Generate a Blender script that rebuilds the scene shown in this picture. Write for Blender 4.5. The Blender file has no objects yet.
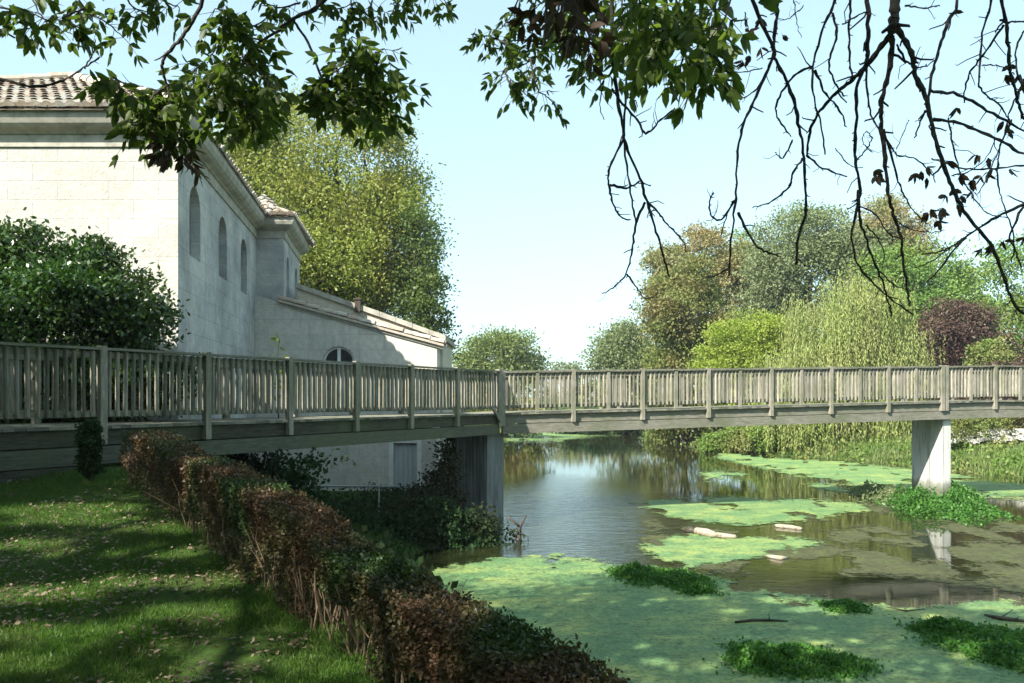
import bpy, math, random
import numpy as np
from mathutils import Vector, Matrix
from mathutils.geometry import tessellate_polygon
from math import radians as R, sin, cos, pi

random.seed(7)
rng = np.random.default_rng(7)
C = bpy.context.scene.collection
SC = bpy.context.scene

# ------------------------------------------------------------------ camera, sky, sun, exposure
F = 796.0            # focal length in pixels
HOR = 396.0          # image row of the horizon
EYE = 3.15           # eye height above the water
cam = bpy.data.objects.new('camera', bpy.data.cameras.new('camera'))
C.objects.link(cam)
cam.location = (0, 0, EYE)
cam.rotation_euler = (R(90), 0, 0)
cam.data.sensor_width = 36
cam.data.lens = F * 36 / 1024
cam.data.shift_y = (HOR - 341.5) / 1024
cam.data.clip_start = 0.05
cam.data.clip_end = 6000
SC.camera = cam

SUN_H = Vector((0.72, 0.694, 0)).normalized()     # horizontal way the light travels
SUN_EL = R(41)
world = bpy.data.worlds.new('World'); SC.world = world; world.use_nodes = True
wt = world.node_tree
bg = wt.nodes['Background']
sky = wt.nodes.new('ShaderNodeTexSky'); sky.sky_type = 'NISHITA'
sky.sun_disc = False
sky.sun_elevation = SUN_EL
sky.sun_rotation = math.atan2(-SUN_H.x, -SUN_H.y)
sky.air_density = 1.0; sky.dust_density = 1.2; sky.ozone_density = 1.6
hs = wt.nodes.new('ShaderNodeHueSaturation'); hs.inputs['Saturation'].default_value = .72; hs.inputs['Value'].default_value = 1.08
tn = wt.nodes.new('ShaderNodeMix'); tn.data_type = 'RGBA'; tn.blend_type = 'MULTIPLY'; tn.inputs[0].default_value = 1; tn.inputs[7].default_value = (.88, 1.04, .99, 1)
wt.links.new(sky.outputs[0], hs.inputs['Color']); wt.links.new(hs.outputs[0], tn.inputs[6]); 
pale = wt.nodes.new('ShaderNodeMix'); pale.data_type = 'RGBA'; pale.inputs[0].default_value = .55; pale.inputs[7].default_value = (1.70, 2.45, 2.75, 1)   # thin even summer haze over the sky
wt.links.new(tn.outputs[2], pale.inputs[6]); wt.links.new(pale.outputs[2], bg.inputs[0])
bg.inputs[1].default_value = 0.13
sd = bpy.data.lights.new('sun', 'SUN'); sd.energy = 4.6; sd.angle = R(0.53); sd.color = (1.0, 0.95, 0.87)
sun = bpy.data.objects.new('sun', sd); C.objects.link(sun)
ldir = Vector((SUN_H.x * cos(SUN_EL), SUN_H.y * cos(SUN_EL), -sin(SUN_EL)))
sun.rotation_euler = ldir.to_track_quat('-Z', 'Y').to_euler()
SC.view_settings.view_transform = 'Standard'; SC.view_settings.look = 'None'
SC.view_settings.gamma = 1; SC.view_settings.use_curve_mapping = False
SC.view_settings.exposure = 1.48
SC.cycles.max_bounces = 8; SC.cycles.transparent_max_bounces = 8
SC.cycles.diffuse_bounces = 4; SC.cycles.glossy_bounces = 4; SC.cycles.transmission_bounces = 4
SC.cycles.caustics_reflective = False; SC.cycles.caustics_refractive = False
SC.cycles.use_denoising = True

# ------------------------------------------------------------------ helpers
def at(px, py, Y):
    return Vector(((px - 512) / F * Y, Y, EYE + (HOR - py) / F * Y))
def onz(px, py, z=0.0):
    Y = (EYE - z) * F / (py - HOR)
    return Vector(((px - 512) / F * Y, Y, z))

def props(o, label=None, cat=None, group=None, kind=None):
    if label: o['label'] = label
    if cat: o['category'] = cat
    if group: o['group'] = group
    if kind: o['kind'] = kind
    return o
def thing(name, label, cat, loc=(0, 0, 0), group=None):
    o = bpy.data.objects.new(name, None); C.objects.link(o)
    o.location = loc; o.empty_display_size = 0.3
    bpy.context.view_layer.update() if False else None
    return props(o, label, cat, group)
def link_mesh(name, me, mat, parent=None, smooth=False):
    if mat: me.materials.append(mat)
    if smooth: me.polygons.foreach_set('use_smooth', [True] * len(me.polygons))
    o = bpy.data.objects.new(name, me); C.objects.link(o)
    if parent is not None:
        o.parent = parent
        # geometry is given in world coordinates: cancel the parent's place
        p = parent; off = Vector((0, 0, 0))
        while p is not None:
            off += p.location; p = p.parent
        o.location = -off
    return o
class MB:
    def __init__(s): s.v = []; s.f = []
    def add(s, vs, fs):
        n = len(s.v); s.v += [tuple(v) for v in vs]; s.f += [tuple(i + n for i in f) for f in fs]
    def obox(s, o, ax, ay, az):      # corner-origin oriented box
        o, ax, ay, az = map(Vector, (o, ax, ay, az))
        vs = [o, o + ax, o + ax + ay, o + ay, o + az, o + ax + az, o + ax + ay + az, o + ay + az]
        s.add(vs, [(0, 3, 2, 1), (4, 5, 6, 7), (0, 1, 5, 4), (1, 2, 6, 5), (2, 3, 7, 6), (3, 0, 4, 7)])
    def beam(s, a, b, w, h, side=None):     # bar from a to b, w across (horizontal), h in height, a/b at the bar's axis
        a, b = Vector(a), Vector(b); d = (b - a).normalized()
        sd_ = Vector(side) if side else d.cross(Vector((0, 0, 1))).normalized()
        up = sd_.cross(d).normalized()
        s.obox(a - sd_ * w / 2 - up * h / 2, b - a, sd_ * w, up * h)
    def tube(s, pts, rad, n=6, cap=True):
        pts = [Vector(p) for p in pts]; m = len(pts)
        vs = []; prev = None
        for i, p in enumerate(pts):
            d = (pts[min(i + 1, m - 1)] - pts[max(i - 1, 0)])
            if d.length < 1e-9: d = Vector((0, 0, 1))
            d.normalize()
            if prev is None:
                a = d.orthogonal().normalized()
            else:
                a = (prev - d * prev.dot(d))
                a = a.normalized() if a.length > 1e-6 else d.orthogonal().normalized()
            prev = a; b = d.cross(a)
            r = rad[i] if hasattr(rad, '__len__') else rad
            vs += [p + (a * cos(2 * pi * k / n) + b * sin(2 * pi * k / n)) * r for k in range(n)]
        fs = [(i * n + k, i * n + (k + 1) % n, (i + 1) * n + (k + 1) % n, (i + 1) * n + k) for i in range(m - 1) for k in range(n)]
        if cap: fs += [tuple(range(n))[::-1], tuple((m - 1) * n + k for k in range(n))]
        s.add(vs, fs)
    def build(s, name, mat, parent=None, smooth=False):
        me = bpy.data.meshes.new(name); me.from_pydata(s.v, [], s.f); me.update()
        return link_mesh(name, me, mat, parent, smooth)

def np_mesh(name, V, Fq, mat, parent=None, smooth=False):
    """V (n,3) float, Fq (m,k) int"""
    me = bpy.data.meshes.new(name)
    V = np.ascontiguousarray(V, dtype=np.float32); Fq = np.ascontiguousarray(Fq, dtype=np.int32)
    m, k = Fq.shape
    me.vertices.add(len(V)); me.vertices.foreach_set('co', V.ravel())
    me.loops.add(m * k); me.loops.foreach_set('vertex_index', Fq.ravel())
    me.polygons.add(m)
    me.polygons.foreach_set('loop_start', np.arange(0, m * k, k, dtype=np.int32))
    me.polygons.foreach_set('loop_total', np.full(m, k, dtype=np.int32))
    me.update(calc_edges=True)
    return link_mesh(name, me, mat, parent, smooth)

def unit(A): return A / (np.linalg.norm(A, axis=1, keepdims=True) + 1e-9)
def leaves(name, P, D, L, W, mat, parent=None, near=False, N=None):
    """one small leaf per row: P foot, D way it points, L length, W width"""
    n = len(P); P = np.asarray(P, float); D = unit(np.asarray(D, float))
    L = np.broadcast_to(np.asarray(L, float), (n,))[:, None]; W = np.broadcast_to(np.asarray(W, float), (n,))[:, None]
    rv = N if N is not None else rng.normal(size=(n, 3))
    S = unit(np.cross(D, rv)); Nn = np.cross(S, D)
    if not near:
        V = np.stack([P, P + D * L * .5 + S * W * .5, P + D * L, P + D * L * .5 - S * W * .5], 1).reshape(-1, 3)
        return np_mesh(name, V, np.arange(4 * n).reshape(n, 4), mat, parent)
    f = W * .14; c = L * rng.uniform(-.02, .12, (n, 1))
    V = np.stack([P, P + D * L + -Nn * c * 1.6,
                  P + D * L * .28 + S * W * .46 + Nn * f, P + D * L * .66 + S * W * .42 + Nn * (f - c),
                  P + D * L * .28 - S * W * .46 + Nn * f, P + D * L * .66 - S * W * .42 + Nn * (f - c),
                  P + D * L * .5 - Nn * c * .4], 1).reshape(-1, 3)
    b = np.arange(n)[:, None] * 7
    Q = np.concatenate([b + np.array([[0, 2, 3, 6]]), b + np.array([[6, 3, 1, 1]])[:, :4], b + np.array([[0, 6, 5, 4]])], 0)
    T1 = np.concatenate([b + np.array([[0, 2, 6]]), b + np.array([[2, 3, 6]]), b + np.array([[3, 1, 6]]),
                         b + np.array([[0, 6, 4]]), b + np.array([[4, 6, 5]]), b + np.array([[5, 6, 1]])], 0)
    return np_mesh(name, V, T1, mat, parent)

def hash2(ix, iy, seed):
    h = (ix.astype(np.int64) * 374761393 + iy.astype(np.int64) * 668265263 + seed * 974711) & 0x7fffffff
    h = ((h ^ (h >> 13)) * 1274126177) & 0x7fffffff
    return ((h ^ (h >> 16)) & 0xffffff) / float(0xffffff)
def vnoise(x, y, seed=0):
    x = np.asarray(x, float); y = np.asarray(y, float)
    ix = np.floor(x); iy = np.floor(y); fx = x - ix; fy = y - iy
    fx = fx * fx * (3 - 2 * fx); fy = fy * fy * (3 - 2 * fy)
    a = hash2(ix, iy, seed); b = hash2(ix + 1, iy, seed); c = hash2(ix, iy + 1, seed); d = hash2(ix + 1, iy + 1, seed)
    return (a * (1 - fx) + b * fx) * (1 - fy) + (c * (1 - fx) + d * fx) * fy
def fbm(x, y, o=4, seed=0):
    s = 0; a = .5; t = 0
    for i in range(o):
        s = s + a * vnoise(x * 2 ** i, y * 2 ** i, seed + i); t += a; a *= .5
    return s / t
def sstep(a, b, x):
    t = np.clip((x - a) / (b - a), 0, 1); return t * t * (3 - 2 * t)
def sdf(poly, x, y):
    """positive inside"""
    x = np.asarray(x, float); y = np.asarray(y, float)
    d = np.full(x.shape, 1e18); ins = np.zeros(x.shape, bool)
    n = len(poly)
    for i in range(n):
        ax, ay = poly[i]; bx, by = poly[(i + 1) % n]
        ex, ey = bx - ax, by - ay; wx, wy = x - ax, y - ay
        t = np.clip((wx * ex + wy * ey) / (ex * ex + ey * ey), 0, 1)
        d = np.minimum(d, (wx - ex * t) ** 2 + (wy - ey * t) ** 2)
        cr = ((ay <= y) & (by > y)) | ((by <= y) & (ay > y))
        with np.errstate(divide='ignore', invalid='ignore'):
            xi = ax + (y - ay) * ex / (ey if ey != 0 else 1e-9)
        ins ^= cr & (x < xi)
    d = np.sqrt(d)
    return np.where(ins, d, -d)

# ------------------------------------------------------------------ materials
def mat_new(name):
    m = bpy.data.materials.new(name); m.use_nodes = True
    nt = m.node_tree; return m, nt, nt.nodes['Principled BSDF']
def ramp(nt, fac, stops):
    r = nt.nodes.new('ShaderNodeValToRGB'); e = r.color_ramp.elements
    while len(e) < len(stops): e.new(0.5)
    for i, (p, c) in enumerate(stops):
        e[i].position = p; e[i].color = (*c, 1)
    nt.links.new(fac, r.inputs[0]); return r.outputs[0]
def noise(nt, scale, detail=6, rough=.6, vec=None, dist=0):
    n = nt.nodes.new('ShaderNodeTexNoise'); n.inputs['Scale'].default_value = scale
    n.inputs['Detail'].default_value = detail; n.inputs['Roughness'].default_value = rough
    n.inputs['Distortion'].default_value = dist
    if vec is None:
        g = nt.nodes.new('ShaderNodeNewGeometry'); vec = g.outputs['Position']
    nt.links.new(vec, n.inputs['Vector']); return n.outputs['Fac']
def vscale(nt, s):
    g = nt.nodes.new('ShaderNodeNewGeometry'); m = nt.nodes.new('ShaderNodeMapping')
    m.inputs['Scale'].default_value = s; nt.links.new(g.outputs['Position'], m.inputs['Vector']); return m.outputs[0]
def mix(nt, fac, a, b, mode='MIX'):
    m = nt.nodes.new('ShaderNodeMix'); m.data_type = 'RGBA'; m.blend_type = mode
    for s, v in ((m.inputs[0], fac), (m.inputs[6], a), (m.inputs[7], b)):
        if hasattr(v, 'is_linked') or isinstance(v, bpy.types.NodeSocket): nt.links.new(v, s)
        elif isinstance(v, (int, float)): s.default_value = v
        else: s.default_value = (*v, 1)
    return m.outputs[2]
def math_(nt, op, a, b=0.0):
    m = nt.nodes.new('ShaderNodeMath'); m.operation = op
    for s, v in ((m.inputs[0], a), (m.inputs[1], b)):
        if isinstance(v, bpy.types.NodeSocket): nt.links.new(v, s)
        else: s.default_value = v
    return m.outputs[0]
def bump(nt, h, strength, dist, bsdf):
    b = nt.nodes.new('ShaderNodeBump'); b.inputs['Strength'].default_value = strength; b.inputs['Distance'].default_value = dist
    nt.links.new(h, b.inputs['Height']); nt.links.new(b.outputs[0], bsdf.inputs['Normal']); return b

def leaf_mat(name, c1, c2, c3=None, trans=.35, patch=.35, gloss=.5, tint=None, spec=.25):
    """foliage: colour varies leaf by leaf and in patches over the crown; c3 = patch colour"""
    m, nt, b = mat_new(name)
    g = nt.nodes.new('ShaderNodeNewGeometry')
    col = ramp(nt, g.outputs['Random Per Island'], [(0, c1), (.55, tuple((x + y) / 2 for x, y in zip(c1, c2))), (1, c2)])
    if c3:
        n = noise(nt, patch, 3, .55)
        n = ramp(nt, n, [(.42, (0, 0, 0)), (.62, (1, 1, 1))])
        col = mix(nt, n, col, c3)
    nt.links.new(col, b.inputs['Base Color'])
    b.inputs['Roughness'].default_value = gloss; b.inputs['Specular IOR Level'].default_value = spec
    t = nt.nodes.new('ShaderNodeBsdfTranslucent')
    tc = mix(nt, .5, col, (0.9, 1.0, .25), 'MULTIPLY')
    tc = mix(nt, 1.0, tc, (1.5, 1.5, 1.2), 'MULTIPLY')
    nt.links.new(tc, t.inputs[0])
    ms = nt.nodes.new('ShaderNodeMixShader'); ms.inputs[0].default_value = trans
    nt.links.new(b.outputs[0], ms.inputs[1]); nt.links.new(t.outputs[0], ms.inputs[2])
    nt.links.new(ms.outputs[0], nt.nodes['Material Output'].inputs[0])
    return m
def rough_mat(name, stops, scale=6, bs=.4, bd=.02, rough=.85, vec=None, detail=8):
    m, nt, b = mat_new(name)
    v = vscale(nt, vec) if vec else None
    n = noise(nt, scale, detail, .65, v)
    nt.links.new(ramp(nt, n, stops), b.inputs['Base Color'])
    b.inputs['Roughness'].default_value = rough; b.inputs['Specular IOR Level'].default_value = .2
    bump(nt, n, bs, bd, b); return m
def stone_mat(name, axis, base=(.50, .46, .38), dark=(.27, .26, .22), blocks=(1.3, .36), stain=.5, mortar=.75, grime=(.16, .17, .13)):
    """ashlar: faint courses, worn stains. axis = horizontal unit vector along the wall"""
    m, nt, b = mat_new(name)
    g = nt.nodes.new('ShaderNodeNewGeometry')
    dp = nt.nodes.new('ShaderNodeVectorMath'); dp.operation = 'DOT_PRODUCT'; dp.inputs[1].default_value = (axis[0], axis[1], 0)
    nt.links.new(g.outputs['Position'], dp.inputs[0])
    sp = nt.nodes.new('ShaderNodeSeparateXYZ'); nt.links.new(g.outputs['Position'], sp.inputs[0])
    cb = nt.nodes.new('ShaderNodeCombineXYZ'); nt.links.new(dp.outputs['Value'], cb.inputs[0]); nt.links.new(sp.outputs[2], cb.inputs[1])
    br = nt.nodes.new('ShaderNodeTexBrick'); nt.links.new(cb.outputs[0], br.inputs[0])
    br.inputs['Scale'].default_value = 1; br.inputs['Brick Width'].default_value = blocks[0]; br.inputs['Row Height'].default_value = blocks[1]
    br.inputs['Mortar Size'].default_value = .011; br.inputs['Mortar Smooth'].default_value = .6; br.inputs['Bias'].default_value = 0
    br.inputs['Color1'].default_value = (.93, .93, .93, 1); br.inputs['Color2'].default_value = (1.06, 1.04, 1.0, 1); br.inputs['Mortar'].default_value = (mortar,) * 3 + (1,)
    n1 = noise(nt, .55, 8, .68, None, .3)
    col = mix(nt, ramp(nt, n1, [(.38, (0, 0, 0)), (.66, (stain,) * 3)]), base, dark)
    col = mix(nt, 1.0, col, br.outputs[0], 'MULTIPLY')
    st = noise(nt, 1.0, 7, .7, vscale(nt, (2.2, 2.2, .35)))
    col = mix(nt, ramp(nt, st, [(.52, (0, 0, 0)), (.74, (.55,) * 3)]), col, grime)
    sx = noise(nt, 7, 6, .7); col = mix(nt, ramp(nt, sx, [(.35, (.35,) * 3), (.6, (0, 0, 0))]), col, (.3, .27, .21))
    nt.links.new(col, b.inputs['Base Color']); b.inputs['Roughness'].default_value = .9; b.inputs['Specular IOR Level'].default_value = .15
    hh = mix(nt, .5, br.outputs[1], sx)
    n3 = noise(nt, 14, 8, .7)
    hsum = math_(nt, 'ADD', math_(nt, 'MULTIPLY', br.outputs['Fac'], -.22), n3)
    bump(nt, hsum, .6, .035, b)
    return m
def wood_mat(name, axis_scale, c1, c2, c3):
    m, nt, b = mat_new(name)
    g = nt.nodes.new('ShaderNodeNewGeometry')
    n = noise(nt, 9, 8, .7, vscale(nt, axis_scale))
    n2 = noise(nt, 1.1, 5, .6)
    col = ramp(nt, n, [(.3, c1), (.55, c2), (.75, c3)])
    col = mix(nt, ramp(nt, n2, [(.42, (0, 0, 0)), (.68, (.6,) * 3)]), col, (.10, .12, .06))      # algae on the boards
    rp = ramp(nt, g.outputs['Random Per Island'], [(0, (.50, .52, .50)), (.5, (.9, .9, .86)), (1, (1.25, 1.2, 1.1))])
    col = mix(nt, 1.0, col, rp, 'MULTIPLY')
    nt.links.new(col, b.inputs['Base Color']); b.inputs['Roughness'].default_value = .85; b.inputs['Specular IOR Level'].default_value = .2
    bump(nt, n, .5, .006, b); return m

M = {}
M['wood'] = wood_mat('weathered_wood', (3, 3, .5), (.15, .14, .115), (.30, .28, .235), (.44, .41, .35))
M['wood_h'] = wood_mat('weathered_wood_beam', (.5, .5, 4), (.11, .11, .09), (.23, .22, .185), (.34, .32, .27))
M['beam_dark'] = wood_mat('wet_dark_beam', (.5, .5, 4), (.03, .03, .025), (.07, .07, .055), (.13, .125, .10))  # left span: wet timber, with its shade also darkened into the colour
M['concrete'] = rough_mat('pier_concrete', [(.3, (.30, .31, .28)), (.5, (.50, .50, .46)), (.72, (.60, .60, .56))], 2.2, .35, .015, .9, (3, 3, .45))
_m = M['concrete']; _nt = _m.node_tree; _b = _nt.nodes['Principled BSDF']; _c = _b.inputs['Base Color'].links[0].from_socket
_g = _nt.nodes.new('ShaderNodeNewGeometry'); _s = _nt.nodes.new('ShaderNodeSeparateXYZ'); _nt.links.new(_g.outputs['Position'], _s.inputs[0])
_h = math_(_nt, 'ADD', _s.outputs[2], math_(_nt, 'MULTIPLY', noise(_nt, 3.5, 5, .7, vscale(_nt, (2, 2, .8))), -.5))      # tide mark of algae
_c = mix(_nt, ramp(_nt, _h, [(.0, (.9, .9, .9)), (.22, (.55,) * 3), (.34, (0, 0, 0))]), _c, (.10, .11, .06))
_st = noise(_nt, 1.0, 6, .7, vscale(_nt, (7, 7, .3))); _c = mix(_nt, ramp(_nt, _st, [(.52, (0, 0, 0)), (.66, (.75,) * 3)]), _c, (.17, .17, .145))
_nt.links.new(_c, _b.inputs['Base Color'])
M['concrete_dark'] = rough_mat('stained_concrete', [(.3, (.10, .105, .10)), (.5, (.20, .21, .20)), (.72, (.30, .31, .30))], 2.6, .5, .03, .9, (4, 4, .35))  # darker concrete with upright streaks
AX_S = (-.150, .989)
M['stone_front'] = stone_mat('limestone_front', (1, 0), (.55, .535, .485), (.41, .395, .35), (.95, .36), .75, .90, (.38, .36, .30))
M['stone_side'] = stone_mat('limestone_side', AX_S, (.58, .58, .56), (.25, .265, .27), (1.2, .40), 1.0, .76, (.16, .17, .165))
M['stone_annex'] = stone_mat('limestone_annex', (1, 0), (.66, .64, .58), (.48, .47, .42), (1.5, .45), .6, .78, (.26, .27, .23))
M['stone_trim'] = rough_mat('stone_moulding', [(.3, (.22, .21, .17)), (.5, (.36, .34, .28)), (.7, (.47, .44, .37))], 3.5, .3, .02, .9)
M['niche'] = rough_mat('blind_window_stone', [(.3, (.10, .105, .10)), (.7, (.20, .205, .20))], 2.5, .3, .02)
def tile_mat():
    m, nt, b = mat_new('clay_tile')
    g = nt.nodes.new('ShaderNodeNewGeometry')
    c = ramp(nt, g.outputs['Random Per Island'], [(0, (.33, .23, .16)), (.4, (.44, .35, .27)), (.75, (.52, .46, .38)), (1, (.40, .38, .33))])
    n = noise(nt, 9, 7, .7); c = mix(nt, ramp(nt, n, [(.4, (0, 0, 0)), (.65, (.75,) * 3)]), c, (.24, .22, .17))
    nt.links.new(c, b.inputs['Base Color']); b.inputs['Roughness'].default_value = .9; bump(nt, n, .5, .02, b); return m
M['tile'] = tile_mat()
M['bark'] = rough_mat('bark', [(.3, (.035, .028, .022)), (.55, (.085, .07, .055)), (.75, (.15, .13, .105))], 9, .8, .03, .9, (3, 3, .6))
M['twig'] = rough_mat('twig_bark', [(.3, (.022, .02, .018)), (.55, (.05, .044, .036)), (.75, (.11, .095, .07))], 30, .8, .006, .8)
M['stem'] = rough_mat('hedge_stem', [(.3, (.06, .045, .03)), (.6, (.15, .11, .065)), (.8, (.26, .20, .13))], 20, .5, .006, .8)
M['white_wood'] = rough_mat('painted_white', [(.3, (.60, .60, .57)), (.7, (.76, .76, .73))], 5, .2, .004, .6)
M['door'] = rough_mat('painted_door', [(.3, (.38, .41, .42)), (.7, (.52, .55, .56))], 3, .3, .01, .6, (8, 8, .4))
def glass_mat():
    m, nt, b = mat_new('dark_glass'); b.inputs['Base Color'].default_value = (.015, .018, .02, 1); b.inputs['Roughness'].default_value = .08
    return m
M['glass'] = glass_mat()
def metal_mat():
    m, nt, b = mat_new('galvanised_steel'); b.inputs['Base Color'].default_value = (.42, .46, .46, 1); b.inputs['Roughness'].default_value = .45; b.inputs['Metallic'].default_value = .6
    return m
M['steel'] = metal_mat()
# foliage
M['l_ash'] = leaf_mat('ash_leaf', (.055, .095, .018), (.12, .17, .04), None, .58, .4, .48, spec=.4)
M['l_canopy'] = leaf_mat('canopy_leaf', (.030, .060, .014), (.060, .110, .028), None, .3)
M['l_lime'] = leaf_mat('lime_leaf', (.17, .215, .04), (.27, .30, .07), (.23, .235, .06), .38, .45)
M['l_lime_dark'] = leaf_mat('lime_leaf_dark', (.07, .115, .03), (.14, .18, .045), (.05, .085, .025), .32, .45)
M['l_round'] = leaf_mat('round_leaf', (.11, .15, .035), (.17, .21, .06), None, .3)
M['l_grey'] = leaf_mat('grey_willow_leaf', (.13, .165, .075), (.22, .25, .135), (.15, .19, .075), .3, .25)
M['l_brown'] = leaf_mat('browning_leaf', (.105, .14, .035), (.19, .215, .06), (.18, .15, .055), .3, .4)
M['l_orange'] = leaf_mat('orange_tinged_leaf', (.17, .19, .07), (.26, .25, .11), (.25, .20, .09), .3, .3)
M['l_bright'] = leaf_mat('bright_leaf', (.19, .25, .03), (.27, .33, .06), None, .38)
M['l_weep'] = leaf_mat('weeping_willow_leaf', (.21, .24, .075), (.33, .35, .13), (.25, .30, .09), .3, .35)
M['l_green'] = leaf_mat('green_leaf', (.09, .17, .035), (.16, .265, .06), (.18, .235, .05), .33, .3)
M['l_purple'] = leaf_mat('purple_leaf', (.040, .022, .020), (.085, .045, .036), (.11, .075, .045), .2, .5)
M['l_ivy'] = leaf_mat('shrub_leaf', (.022, .062, .012), (.062, .13, .025), (.035, .065, .014), .25, .8, .35, spec=.5)
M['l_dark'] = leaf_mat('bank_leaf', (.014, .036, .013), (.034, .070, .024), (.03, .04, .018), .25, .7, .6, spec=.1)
M['l_hedge'] = leaf_mat('hedge_leaf', (.052, .031, .017), (.135, .08, .042), (.033, .062, .016), .2, 1.1, .5)
M['l_cress'] = leaf_mat('cress_leaf', (.035, .115, .018), (.085, .20, .035), None, .3)
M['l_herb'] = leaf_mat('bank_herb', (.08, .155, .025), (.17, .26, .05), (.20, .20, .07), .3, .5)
M['l_reed'] = leaf_mat('reed_blade', (.11, .16, .05), (.22, .24, .10), (.13, .20, .05), .3, .4)
M['l_grass'] = leaf_mat('grass_blade', (.042, .112, .012), (.10, .19, .026), (.07, .125, .022), .35, 1.5)
M['l_dead'] = leaf_mat('dead_leaf', (.08, .055, .032), (.27, .21, .145), None, .15)
M['l_brownhang'] = leaf_mat('withered_leaf', (.035, .022, .014), (.10, .062, .038), None, .2)
# ------------------------------------------------------------------ ground and water
RIVER = [(7, -12), (6, -2), (3.8, 3), (2.0, 6), (.9, 8.6), (-.6, 12), (-1.0, 14.3), (-.3, 16.0), (-.1, 20), (-.8, 24), (-1.6, 30),
         (-2.5, 45), (-2, 66), (0, 76), (7.5, 77), (9.5, 62), (10.2, 53), (12.4, 41), (15.6, 38.2), (17.4, 34), (17.8, 27.6), (19.5, 24), (24, 14), (32, 0), (38, -12)]
LB = Vector((-.3, 20.4, 0)); LD = Vector((.509, .861, 0)).normalized(); LN = Vector((-LD.y, LD.x, 0))     # left span: corner, direction, far side
RD = Vector((.963, .270, 0)).normalized(); RN = Vector((-RD.y, RD.x, 0))
def ground_z(x, y):
    x = np.asarray(x, float); y = np.asarray(y, float)
    d = -sdf(RIVER, x, y)
    lawn = 1.5 + .1 * np.clip(y - 4.4, 0, 6.5)
    s = (x - LB.x) * LN.x + (y - LB.y) * LN.y
    hx = (x + 4.8) * .805 + (y - 9.95) * .593
    w = np.maximum(sstep(.7, 2.6, hx) , sstep(.2, 1.8, s) * (y > 8))
    w = w * sstep(-7.4, -6.2, x + .15 * np.clip(y - 15, 0, 9)) * sstep(1, 4, y)
    left = lawn * (1 - w) + .35 * w
    left = left + (2.75 - lawn) * sstep(-9.0, -10.2, x) * sstep(12, 9, y) * sstep(3.0, 6.0, y)    # mound the bridge lands on
    far = sstep(23, 30, y)
    left = left * (1 - far) + 1.0 * far
    right = 1.0 + .5 * sstep(3, 14, d)
    isr = sstep(6, 9, x - .0 * y)
    h = left * (1 - isr) + right * isr
    h = h + .05 * (fbm(x * .6, y * .6, 3, 5) - .5) * sstep(0, 1, d)
    wd = np.where(x < 6, 2.6, 5.0)
    k = sstep(-.15, 1, np.clip(d / wd, -1, 1))
    z = -.7 + (h + .7) * k
    return np.where(d < -.4, -.7, z)
def axis_coords(segs):
    out = [segs[0][0]]
    for a, b, st in segs:
        n = max(1, int(round((b - a) / st))); out += [a + (b - a) * (i + 1) / n for i in range(n)]
    return np.array(out)
gx = axis_coords([(-2500, -300, 400), (-300, -40, 20), (-40, -12, 2), (-12, 8, .2), (8, 30, .5), (30, 60, 3), (60, 300, 20), (300, 2500, 400)])
gy = axis_coords([(-60, -12, 6), (-12, 2, .5), (2, 26, .2), (26, 50, .6), (50, 90, 2), (90, 300, 15), (300, 4000, 400)])
X, Y = np.meshgrid(gx, gy); Z = ground_z(X, Y)
nx, ny = len(gx), len(gy)
I = np.arange(nx * ny).reshape(ny, nx)
Q = np.stack([I[:-1, :-1], I[:-1, 1:], I[1:, 1:], I[1:, :-1]], -1).reshape(-1, 4)
def ground_mat():
    m, nt, b = mat_new('turf_and_soil')
    n = noise(nt, 1.3, 8, .7); n2 = noise(nt, 14, 8, .75)
    c = ramp(nt, n, [(.3, (.050, .085, .018)), (.5, (.055, .115, .018)), (.66, (.085, .085, .035)), (.8, (.10, .08, .05))])
    c = mix(nt, ramp(nt, n2, [(.35, (.75,) * 3), (.6, (0, 0, 0))]), c, (.035, .035, .018))
    nt.links.new(c, b.inputs['Base Color']); b.inputs['Roughness'].default_value = .95; b.inputs['Specular IOR Level'].default_value = .1
    bump(nt, n2, .8, .05, b); return m
props(np_mesh('ground', np.stack([X, Y, Z], -1).reshape(-1, 3), Q, ground_mat(), smooth=True), kind='structure')

def water_mat():
    m, nt, b = mat_new('river_water')
    n = noise(nt, .7, 4, .6)
    nt.links.new(ramp(nt, n, [(.3, (.012, .015, .005)), (.7, (.024, .027, .009))]), b.inputs['Base Color'])
    b.inputs['Roughness'].default_value = .035; b.inputs['IOR'].default_value = 1.75
    # ripples: stronger in the open current on the left
    g = nt.nodes.new('ShaderNodeNewGeometry')
    vd = nt.nodes.new('ShaderNodeVectorMath'); vd.operation = 'DISTANCE'
    mp = nt.nodes.new('ShaderNodeMapping'); mp.inputs['Scale'].default_value = (1.3, .42, 1)
    nt.links.new(g.outputs['Position'], mp.inputs[0]); nt.links.new(mp.outputs[0], vd.inputs[0])
    vd.inputs[1].default_value = (1.9 * 1.3, 19.5 * .42, 0)
    mr = nt.nodes.new('ShaderNodeMapRange'); mr.inputs[1].default_value = 1.2; mr.inputs[2].default_value = 5.5; mr.inputs[3].default_value = 1.0; mr.inputs[4].default_value = .035
    nt.links.new(vd.outputs['Value'], mr.inputs[0])
    n1 = noise(nt, 1.0, 5, .62, vscale(nt, (3.2, 7.5, 1)), .6); n2 = noise(nt, 1.0, 3, .5, vscale(nt, (.9, 2.4, 1)))
    h = math_(nt, 'ADD', n1, math_(nt, 'MULTIPLY', n2, 1.2))
    h = math_(nt, 'MULTIPLY', h, mr.outputs[0])
    bump(nt, h, 1.0, .016, b); return m
wx = axis_coords([(-8, 45, 1.0)]); wy = axis_coords([(-15, 90, 1.5)])
X, Y = np.meshgrid(wx, wy); nx, ny = len(wx), len(wy); I = np.arange(nx * ny).reshape(ny, nx)
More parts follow.
